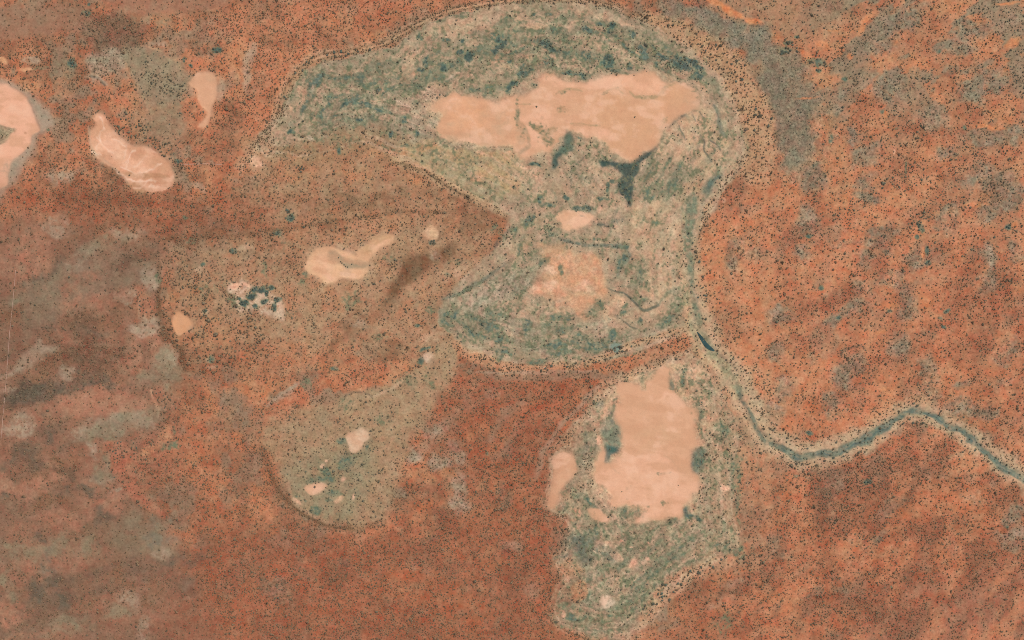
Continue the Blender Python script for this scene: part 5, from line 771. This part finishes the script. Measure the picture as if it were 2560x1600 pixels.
def sheet(name, mask):                                 # mask over cells (NY-1, NX-1)
    jj, ii = np.nonzero(mask)
    q = np.stack([jj * NX + ii, (jj + 1) * NX + ii, (jj + 1) * NX + ii + 1, jj * NX + ii + 1], 1)
    u, inv = np.unique(q.ravel(), return_inverse=True)
    me = bpy.data.meshes.new(name)
    co = np.stack([WXY[0].ravel()[u], WXY[1].ravel()[u], hgt.ravel()[u]], 1).astype(F32)
    me.vertices.add(len(u)); me.vertices.foreach_set('co', co.ravel())
    me.loops.add(len(inv)); me.loops.foreach_set('vertex_index', inv.astype(np.int32).ravel())
    me.polygons.add(len(q)); me.polygons.foreach_set('loop_start', np.arange(0, len(inv), 4, dtype=np.int32))
    me.polygons.foreach_set('use_smooth', np.ones(len(q), bool))
    me.update()
    a = me.attributes.new('soil', 'FLOAT_COLOR', 'POINT')
    rgba = np.ones((len(u), 4), F32); rgba[:, :3] = alb.reshape(-1, 3)[u]; a.data.foreach_set('color', rgba.ravel())
    b = me.attributes.new('grain', 'FLOAT', 'POINT'); b.data.foreach_set('value', grain.ravel()[u].astype(F32))
    me.materials.append(SOIL)
    o = bpy.data.objects.new(name, me); C.objects.link(o); return o
cell = rid[:-1, :-1]
tag(sheet('ground', cell == 0), 'red sand plain with grey flats around the dry lakes', 'ground', None, 'structure')
for n, (nm, lab, cat, grp, kd) in enumerate(REGIONS, 1):
    mk = cell == n
    if mk.any(): tag(sheet(nm, mk), lab, cat, grp, kd)

# ------------------------------------------------------------------ water in the creek, the wheel track
def strip(name, pts, mat, dz=0.25):
    """closed outline (map units) filled as a flat fan over the ground"""
    p = smooth(np.asarray(pts, float), True, 4); wx, wy = world(p[:, 0], p[:, 1]); z = float(ground_z(p[:, 0], p[:, 1]).max()) + dz
    me = bpy.data.meshes.new(name); me.from_pydata([(a, b, z) for a, b in zip(wx, wy)], [], [list(range(len(p)))[::-1]]); me.update()
    me.materials.append(mat); o = bpy.data.objects.new(name, me); C.objects.link(o); return o
def simple_mat(name, c, rough=0.9, noise=None, spec=0.05):
    m = bpy.data.materials.new(name); m.use_nodes = True; nt = m.node_tree; bs = nt.nodes['Principled BSDF']
    bs.inputs['Roughness'].default_value = rough; bs.inputs['Specular IOR Level'].default_value = spec
    if noise:
        tc = N(nt, 'ShaderNodeTexCoord'); n1 = N(nt, 'ShaderNodeTexNoise'); n1.inputs['Scale'].default_value = noise; n1.inputs['Detail'].default_value = 4
        r = N(nt, 'ShaderNodeValToRGB'); r.color_ramp.elements[0].color = (*[v * .7 for v in c], 1); r.color_ramp.elements[1].color = (*[min(1, v * 1.3) for v in c], 1)
        r.color_ramp.elements[0].position = .3; r.color_ramp.elements[1].position = .7
        nt.links.new(tc.outputs['Object'], n1.inputs['Vector']); nt.links.new(n1.outputs['Fac'], r.inputs[0]); nt.links.new(r.outputs[0], bs.inputs['Base Color'])
    else: bs.inputs['Base Color'].default_value = (*c, 1)
    return m
WATER = simple_mat('creek_water', (0.018, 0.042, 0.036), 0.3, 0.05, 0.2)
POND = simple_mat('pond_water', (0.14, 0.165, 0.115), 0.8, 0.04, 0.05)
tag(strip('water_pool', to_map('B3', [1312, 838, 1345, 866, 1382, 915, 1436, 968, 1424, 976, 1372, 948, 1338, 892]), WATER), 'long dark green waterhole in the bend of the creek', 'waterhole', None, 'structure')
tag(strip('water_pool', to_map('B3', [708, 950, 722, 925, 750, 922, 768, 945, 756, 978, 728, 984]), POND), 'small pale turquoise pond at the foot of the lower lake bed', 'pond', None, 'structure')
TRACK = simple_mat('track_dust', (0.33, 0.20, 0.14), 0.95, 0.03)
def track(pts, wid, label):
    p = smooth(pts, False, 60); d = np.gradient(p, axis=0); d /= np.linalg.norm(d, axis=1)[:, None]
    nrm = np.stack([-d[:, 1], d[:, 0]], 1) * wid / 2
    v = []
    for s_ in (1, -1):
        q = p + nrm * s_; wx, wy = world(q[:, 0], q[:, 1]); v += list(zip(wx, wy, ground_z(q[:, 0], q[:, 1]) + 0.5))
    n = len(p); me = bpy.data.meshes.new('dirt_track')
    me.from_pydata(v, [], [[i, i + 1, n + i + 1, n + i] for i in range(n - 1)]); me.update(); me.materials.append(TRACK)
    o = bpy.data.objects.new('dirt_track', me); C.objects.link(o); tag(o, label, 'track', None, 'structure')
track(to_map('B1', [112, 400, 98, 560, 84, 700, 68, 850, 55, 1030, 38, 1250, 20, 1460, 8, 1600]), 0.9, 'thin pale straight wheel track running down the far left edge')
track(to_map('A1', [1235, 1160, 1330, 1162, 1450, 1160, 1570, 1163]), 1.3, 'faint pale straight track east of the white veined claypan')

# ------------------------------------------------------------------ plants: foliage and bark
def leaf_material(name, c0, c1, inst):
    m = bpy.data.materials.new(name); m.use_nodes = True; nt = m.node_tree; L = nt.links.new; bs = nt.nodes['Principled BSDF']
    bs.inputs['Roughness'].default_value = 0.85; bs.inputs['Specular IOR Level'].default_value = 0.08
    if inst: f = N(nt, 'ShaderNodeAttribute', attribute_type='INSTANCER', attribute_name='tone').outputs['Fac']
    else: f = N(nt, 'ShaderNodeObjectInfo').outputs['Random']
    mx = N(nt, 'ShaderNodeMix', data_type='RGBA'); mx.inputs[6].default_value = (*c0, 1); mx.inputs[7].default_value = (*c1, 1); L(f, mx.inputs[0])
    oi = N(nt, 'ShaderNodeObjectInfo'); r = N(nt, 'ShaderNodeMapRange'); r.inputs[3].default_value = 0.75; r.inputs[4].default_value = 1.3; L(oi.outputs['Random'], r.inputs[0])
    hs = N(nt, 'ShaderNodeHueSaturation'); L(mx.outputs[2], hs.inputs['Color']); L(r.outputs[0], hs.inputs['Value']); L(hs.outputs[0], bs.inputs['Base Color'])
    return m
SHRUB = leaf_material('shrub_leaves', (0.195, 0.114, 0.060), (0.110, 0.116, 0.074), True)
LEAF = leaf_material('tree_leaves', (0.135, 0.105, 0.062), (0.085, 0.105, 0.075), False)
BARK = simple_mat('bark', (0.10, 0.075, 0.055), 0.95, 1.5)
def leaf_cloud(rng, lobes, n, size):
    """leaf clumps: small bent quads spread through several lobes"""
    v, f = [], []
    for c, r in lobes:
        for _ in range(n):
            d = rng.normal(size=3); d /= np.linalg.norm(d); d[2] = abs(d[2]) * 0.9 - 0.25
            p = np.array(c) + d * r * rng.uniform(0.45, 1.05)
            nrm = d + rng.normal(size=3) * 0.6; nrm[2] += 0.5; nrm /= np.linalg.norm(nrm)
            t = np.cross(nrm, rng.normal(size=3)); t /= np.linalg.norm(t); b = np.cross(nrm, t); s = size * rng.uniform(0.7, 1.3)
            k = len(v); v += [tuple(p + t * s), tuple(p + b * s * .8), tuple(p - t * s), tuple(p - b * s * .8 - nrm * s * .3)]
            f.append((k, k + 1, k + 2, k + 3))
    return v, f
def limb(v, f, a, b, ra, rb, n=5):
    a = np.array(a, float); b = np.array(b, float); d = b - a; d /= np.linalg.norm(d)
    t = np.cross(d, (0.3, 0.9, 0.2)); t /= np.linalg.norm(t); u = np.cross(d, t); k = len(v)
    for p, r in ((a, ra), (b, rb)):
        for i in range(n):
            an = 2 * math.pi * i / n; v.append(tuple(p + (t * math.cos(an) + u * math.sin(an)) * r))
    f += [(k + i, k + (i + 1) % n, k + n + (i + 1) % n, k + n + i) for i in range(n)]
def mesh_of(name, v, f, mats, mi=None):
    me = bpy.data.meshes.new(name); me.from_pydata(v, [], f); me.update()
    for m in mats: me.materials.append(m)
    if mi is not None: me.polygons.foreach_set('material_index', mi)
    return me
# shrubs for the uncountable scrub
protos = bpy.data.collections.new('shrub_kinds')
for k in range(6):
    rng = np.random.default_rng(100 + k); v, f = [], []
    lobes = [((rng.uniform(-.35, .35), rng.uniform(-.35, .35), rng.uniform(.55, .8)), rng.uniform(.5, .75)) for _ in range(3)]
    for c, r in lobes: limb(v, f, (0, 0, -.1), (c[0] * .8, c[1] * .8, c[2]), .07, .03, 3)
    nb = len(f); lv, lf = leaf_cloud(rng, lobes, 18, .32); off = len(v); v += lv; f += [tuple(i + off for i in q) for q in lf]
    o = bpy.data.objects.new('shrub_kind', mesh_of('shrub_kind', v, f, [BARK, SHRUB], [0] * nb + [1] * (len(f) - nb))); protos.objects.link(o)
# trees: trunk with limbs, crown of leaf clumps
tree_kinds = []
for k in range(5):
    rng = np.random.default_rng(200 + k); v, f = [], []
    lobes = []
    limb(v, f, (0, 0, -.3), (rng.uniform(-.15, .15), rng.uniform(-.15, .15), 1.6), .26, .17, 6)
    top = np.array([0, 0, 1.6])
    for q in range(5):
        an = 2 * math.pi * q / 5 + rng.uniform(-.4, .4); r = rng.uniform(1.1, 1.9); e = (math.cos(an) * r, math.sin(an) * r, rng.uniform(2.6, 3.5))
        limb(v, f, top, e, .13, .05, 4); lobes.append((e, rng.uniform(1.0, 1.45)))
    lobes.append(((rng.uniform(-.3, .3), rng.uniform(-.3, .3), 3.7), 1.5)); limb(v, f, top, (0, 0, 3.4), .13, .05, 4)
    lv, lf = leaf_cloud(rng, lobes, 34, .40)
    tree_kinds.append((mesh_of('trunk', v, f, [BARK]), mesh_of('crown', lv, lf, [LEAF])))
TREE_XY = []
def tree(x, y, rad, label, group, nm='tree'):
    """x, y in map units, rad crown radius in metres"""
    k = len(TREE_XY) % 5; TREE_XY.append((x, y, rad))
    s = rad / 2.9; wx, wy = world(x, y); rz = RNG.uniform(0, 6.28)
    e = bpy.data.objects.new(nm, None); C.objects.link(e); e.location = (wx, wy, float(ground_z(x, y)) - 0.1); e.rotation_euler = (0, 0, rz)
    e.scale = (s * RNG.uniform(.9, 1.1), s * RNG.uniform(.9, 1.1), s * .85)
    e.empty_display_size = 1
    for part, me in zip(('trunk', 'crown'), tree_kinds[k]):
        o = bpy.data.objects.new(part, me); C.objects.link(o); o.parent = e
    tag(e, label, 'tree', group)
def crop(x0, y0, w_, W, pts):                          # points read off an enlarged crop
    p = np.array(pts, float).reshape(-1, 2) * (w_ / W) + np.array([x0, y0]); return p
def trees(pts, rads, label, group):
    for i, (x, y) in enumerate(pts): tree(x, y, rads[i % len(rads)], label, group)
def clump(fr, x, y, rx, ry, n, rad, label, group):
    pts = []
    for i in range(n):
        r = math.sqrt((i + .5) / n) * 1.15; an = i * 2.4 + x + RNG.uniform(-.5, .5); pts.append([x + rx * r * math.cos(an) + RNG.normal(0, rx * .22), y + ry * r * math.sin(an) + RNG.normal(0, ry * .22)])
    trees(to_map(fr, np.array(pts).ravel()), [rad, rad * 1.2, rad * .85], label, group)
Z2 = lambda *p: crop(1940, 80, 160, 2419, p)
trees(Z2(820, 185), [6.5], 'lone round blue green tree right of the upper right sand blowout', None)
trees(Z2(440, 400, 510, 370, 470, 440, 400, 380, 620, 390, 630, 490), [5.5, 4.8], 'dark tree in the upper clump on the edge of the upper right sand blowout', 'trees of the upper blowout clump')
trees(Z2(230, 720, 290, 790, 380, 600, 470, 620, 540, 690, 390, 740, 210, 820, 480, 780), [6, 5], 'dark tree in the broad lower clump under the upper right sand blowout', 'trees of the lower blowout clump')
trees(Z2(790, 600, 780, 720, 820, 750), [4.5], 'green tree in the short column between the two blowout clumps', 'trees of the blowout column')
trees(Z2(1340, 1120, 1400, 1150, 1290, 1160, 1560, 1030, 1830, 1150, 1880, 1210, 1670, 1240, 1450, 1290, 1540, 1420, 1600, 1460, 1520, 890, 1640, 900), [5, 4], 'dark tree in the loose grove southeast of the upper right sand blowout', 'trees of the loose grove')
Z1 = lambda *p: crop(280, 1090, 100, 2420, p)
trees(Z1(540, 360, 360, 410, 520, 590, 1310, 415, 1180, 690, 1190, 790, 250, 860, 240, 1030, 350, 1170, 775, 920, 910, 950, 620, 1010, 620, 1160, 700, 1280, 1130, 1250, 1500, 790, 1480, 690, 1340, 850, 1350, 1060, 60, 930, 250, 40, 330, 1350), [3.6, 4.2, 3.2], 'small round tree on the bare pink ground at the head of the western strip', 'trees of the western strip')
trees(to_map('C1', [750, 255, 770, 285, 790, 320, 810, 360, 985, 560, 1000, 575, 1045, 570, 1080, 625, 1180, 640, 1210, 690, 1225, 690, 1230, 760, 1250, 830, 1270, 720]), [3.6, 3.2], 'small dark tree in the curving row edging the smooth grey flat at lower left', 'trees edging the grey flat')
trees(to_map('B1', [995, 620, 992, 650, 998, 690, 1020, 610, 1050, 600, 1060, 640, 1040, 700, 1080, 690, 1070, 660]), [3.6], 'small dark tree on the little pink rectangle of sand at the west', 'trees of the pink rectangle')
trees(to_map('B1', [1085, 1265, 1110, 1275, 1140, 1265, 1130, 1300, 1160, 1290, 1150, 1330, 1180, 1350, 1210, 1320, 1190, 1300, 1230, 1350, 1170, 1375, 1120, 1320]), [3.6], 'small dark tree on the pink sand tongue at the west', 'trees of the pink tongue')
trees(to_map('C2', [416, 427]), [5.5], 'lone dark tree standing in the salmon oval pan of the round basin', None)
for fr, x, y, rx, ry, n, wh in (('B1', 1780, 570, 28, 18, 7, 'upper left'), ('B1', 1735, 625, 24, 20, 7, 'lower left'), ('B2', 20, 525, 24, 20, 6, 'upper middle'), ('B2', 95, 520, 24, 12, 5, 'upper right'), ('B2', 55, 620, 20, 14, 5, 'lower middle'), ('B2', 145, 615, 20, 14, 5, 'right hand'), ('B2', 125, 665, 12, 28, 5, 'lowest right')):
    clump(fr, x, y, rx, ry, n, 3.8, 'black bushy tree in the %s clump on the whitish salt scald' % wh, 'trees on the salt scald, %s clump' % wh)
trees(to_map('B3', [1105, 105, 1100, 150, 1108, 180, 1095, 215, 1112, 265, 1105, 300, 1105, 345, 1105, 375]), [2.8], 'small bush in the dotted line on the tan flat west of the creek', 'bushes in the dotted line')
clump('B4', 1075, 80, 16, 34, 7, 4.6, 'dark tree in the slanting clump high on the eastern red sand', 'trees of the slanting clump')
clump('B4', 1140, 350, 16, 16, 4, 4.8, 'dark tree in the round clump below the slanting clump on the east', 'trees of the round east clump')
clump('B4', 1710, 95, 14, 12, 3, 4.4, 'dark tree in the trio beside the small orange bare spot at far right', 'trees of the far right trio')
clump('C4', 710, 388, 28, 14, 6, 4.6, 'dark tree in the oval clump beside a small orange scald south of the creek', 'trees of the oval clump')
trees(to_map('C4', [880, 1145]), [4.5], 'lone dark tree on open red sand at lower right', None)
trees(to_map('C4', [1280, 1360]), [4.2], 'lone dark green tree on the pale red sand near the bottom right', None)
clump('A1', 1535, 355, 30, 16, 6, 4.4, 'dark tree in the smudge of trees above the bean shaped claypan', 'trees above the bean claypan')
clump('A1', 510, 450, 20, 28, 6, 4.2, 'dark tree in the upright clump between the two northwest claypans', 'trees of the upright northwest clump')
clump('A1', 600, 95, 28, 14, 6, 4.0, 'dark tree in the flat clump near the top left edge', 'trees of the top left clump')
trees(to_map('A1', [1290, 420, 1305, 432, 1320, 415, 1350, 460, 1360, 475]), [3.8], 'dark tree beside the orange sand patch above the bean shaped claypan', 'trees by the orange patch')
trees(to_map('A1', [1275, 800, 1345, 795, 1360, 805, 1380, 835, 1330, 780, 1420, 800, 1440, 790]), [4.0, 3.4], 'dark tree at the notch of the bean shaped claypan', 'trees at the claypan notch')
clump('B2', 140, 145, 30, 20, 6, 4.4, 'dark tree in the round clump upper left of the cream claypan', 'trees upper left of the cream claypan')
clump('B2', 235, 25, 26, 26, 6, 4.4, 'dark tree in the tall clump above the cream claypan', 'trees above the cream claypan')
trees(to_map('B2', [585, 312, 600, 340, 610, 350, 625, 362, 635, 375, 650, 378, 680, 358]), [3.4], 'small bush on the olive inlet inside the cream claypan', 'bushes inside the cream claypan')
clump('B2', 1252, 205, 20, 12, 5, 4.2, 'dark tree under the small cream scald with the curved rim', 'trees under the small cream scald')
clump('B1', 1665, 265, 20, 16, 5, 4.4, 'dark tree in the blot of trees on a tan patch at the west', 'trees on the western tan patch')
clump('B1', 1455, 690, 12, 14, 3, 4.2, 'dark tree just right of the orange teardrop claypan', 'trees by the teardrop claypan')
clump('A2', 310, 1195, 34, 26, 8, 4.4, 'dark tree in the clump below the small cream patch, west of the lake', 'trees west of the lake')
clump('A2', 240, 1495, 30, 16, 6, 4.6, 'dark tree in the lower clump beside pale scalds, west of centre', 'trees by the pale scalds')

# ------------------------------------------------------------------ scrub
STEP = 4.2
cx = np.arange(-PAD + 5, 2560 + PAD - 5, STEP); cy = np.arange(-PAD + 5, 1600 + PAD - 5, STEP)
sx, sy = np.meshgrid(cx, cy); sx = sx.ravel() + RNG.uniform(-.46, .46, sx.size) * STEP; sy = sy.ravel() + RNG.uniform(-.46, .46, sy.size) * STEP
dd = field(den, sx, sy)
keep = RNG.random(sx.size) < dd * STEP * STEP / 1000
sx, sy = sx[keep], sy[keep]
srad = M_PER_PX * 1.66 * field(siz, sx, sy) * np.exp(RNG.normal(-.03, .33, sx.size))
scl_ = field(cls, sx, sy); sg = np.clip(field(grn, sx, sy) + RNG.normal(0, .16, sx.size), 0, 1)
inside = (sx > 10) & (sx < 2550) & (sy > 10) & (sy < 1590)
# the largest trees of each belt stand as trees of their own
def pick(outline, n, label, group):
    p = pts_of(outline); x0, y0 = p.min(0); x1, y1 = p.max(0)
    d = np.full(sx.size, 1e9)
    for i in range(len(p) - 1): d = np.minimum(d, np.sqrt(seg_d2(sx.astype(F32), sy.astype(F32), p[i], p[i + 1])[0]))
    idx = np.nonzero((d < 26) & inside & alive & (scl_ == 1))[0]; idx = idx[np.argsort(-srad[idx])][:n]
    for i in idx: tree(sx[i], sy[i], float(srad[i]) * 1.05, label, group)
    alive[idx] = False
alive = np.ones(sx.size, bool)
pick(('O', [668, 235, 690, 185, 730, 142, 800, 126, 880, 110]), 18, 'dark tree in the beaded line along the northwest lake shore', 'northwest shore trees')
pick(('O', [1680, 112, 1740, 160, 1782, 220, 1804, 290, 1806, 350]), 26, 'dark tree in the wide dotted belt along the east lake shore', 'east shore trees')
pick(('B3', [250, 1095, 400, 1072, 560, 1045, 700, 990, 850, 930, 1000, 890]), 18, 'dark tree in the belt along the foot of the lower lake bed', 'lower lake shore trees')
pick(('B3', [1310, 260, 1330, 370, 1355, 470, 1350, 660, 1335, 760]), 14, 'dark tree in the line on the east bank where the creek leaves the lake', 'creek bank trees')
pick(('C3', [1480, 960, 1380, 990, 1250, 1050, 1150, 1120, 1060, 1200, 990, 1290]), 20, 'dark tree in the dotted belt along the southeast shore of the southern lake', 'southern lake shore trees')
pick(('O', [1880, 1076, 1990, 1058, 2105, 990, 2195, 972, 2300, 1045]), 16, 'dark tree on the banks of the winding green creek', 'winding creek trees')
ng = bpy.data.node_groups.new('scatter_shrubs', 'GeometryNodeTree')
ng.interface.new_socket('Geometry', in_out='INPUT', socket_type='NodeSocketGeometry'); ng.interface.new_socket('Geometry', in_out='OUTPUT', socket_type='NodeSocketGeometry')
gi = ng.nodes.new('NodeGroupInput'); go = ng.nodes.new('NodeGroupOutput'); ip = ng.nodes.new('GeometryNodeInstanceOnPoints'); ci = ng.nodes.new('GeometryNodeCollectionInfo')
ci.inputs['Collection'].default_value = protos; ci.inputs['Separate Children'].default_value = True; ci.inputs['Reset Children'].default_value = True
def named(nm, ty):
    n = ng.nodes.new('GeometryNodeInputNamedAttribute'); n.data_type = ty; n.inputs['Name'].default_value = nm
    return n.outputs['Attribute']
cxyz = ng.nodes.new('ShaderNodeCombineXYZ'); ng.links.new(named('turn', 'FLOAT'), cxyz.inputs[2])
ng.links.new(gi.outputs[0], ip.inputs['Points']); ng.links.new(ci.outputs[0], ip.inputs['Instance']); ip.inputs['Pick Instance'].default_value = True
ng.links.new(named('pick', 'INT'), ip.inputs['Instance Index']); ng.links.new(cxyz.outputs[0], ip.inputs['Rotation']); ng.links.new(named('size', 'FLOAT'), ip.inputs['Scale'])
ng.links.new(ip.outputs[0], go.inputs[0])
def scrub(name, sel, label, cat):
    x, y = sx[sel], sy[sel]; n = len(x); wx, wy = world(x, y)
    me = bpy.data.meshes.new(name); me.vertices.add(n)
    me.vertices.foreach_set('co', np.stack([wx, wy, ground_z(x, y) - .05], 1).astype(F32).ravel())
    for nm, ty, vals in (('size', 'FLOAT', srad[sel]), ('turn', 'FLOAT', RNG.uniform(0, 6.28, n)), ('tone', 'FLOAT', sg[sel]), ('pick', 'INT', RNG.integers(0, 6, n))):
        a = me.attributes.new(nm, ty, 'POINT'); a.data.foreach_set('value', vals.astype(np.int32 if ty == 'INT' else F32))
    o = bpy.data.objects.new(name, me); C.objects.link(o); md = o.modifiers.new('scatter', 'NODES'); md.node_group = ng
    tag(o, label, cat, None, 'stuff'); print(name, n)
scrub('scrub', alive & (scl_ == 0), 'brown and olive scrub dotted over the red sand plains', 'scrub')
scrub('shore_scrub', alive & (scl_ == 1), 'dense belts of small trees lining the lake shores and creek banks', 'scrub')
scrub('lake_bed_scrub', alive & (scl_ == 2), 'green bushes scattered over the dry lake beds', 'scrub')
print('trees', len(TREE_XY), 'verts', NX * NY)
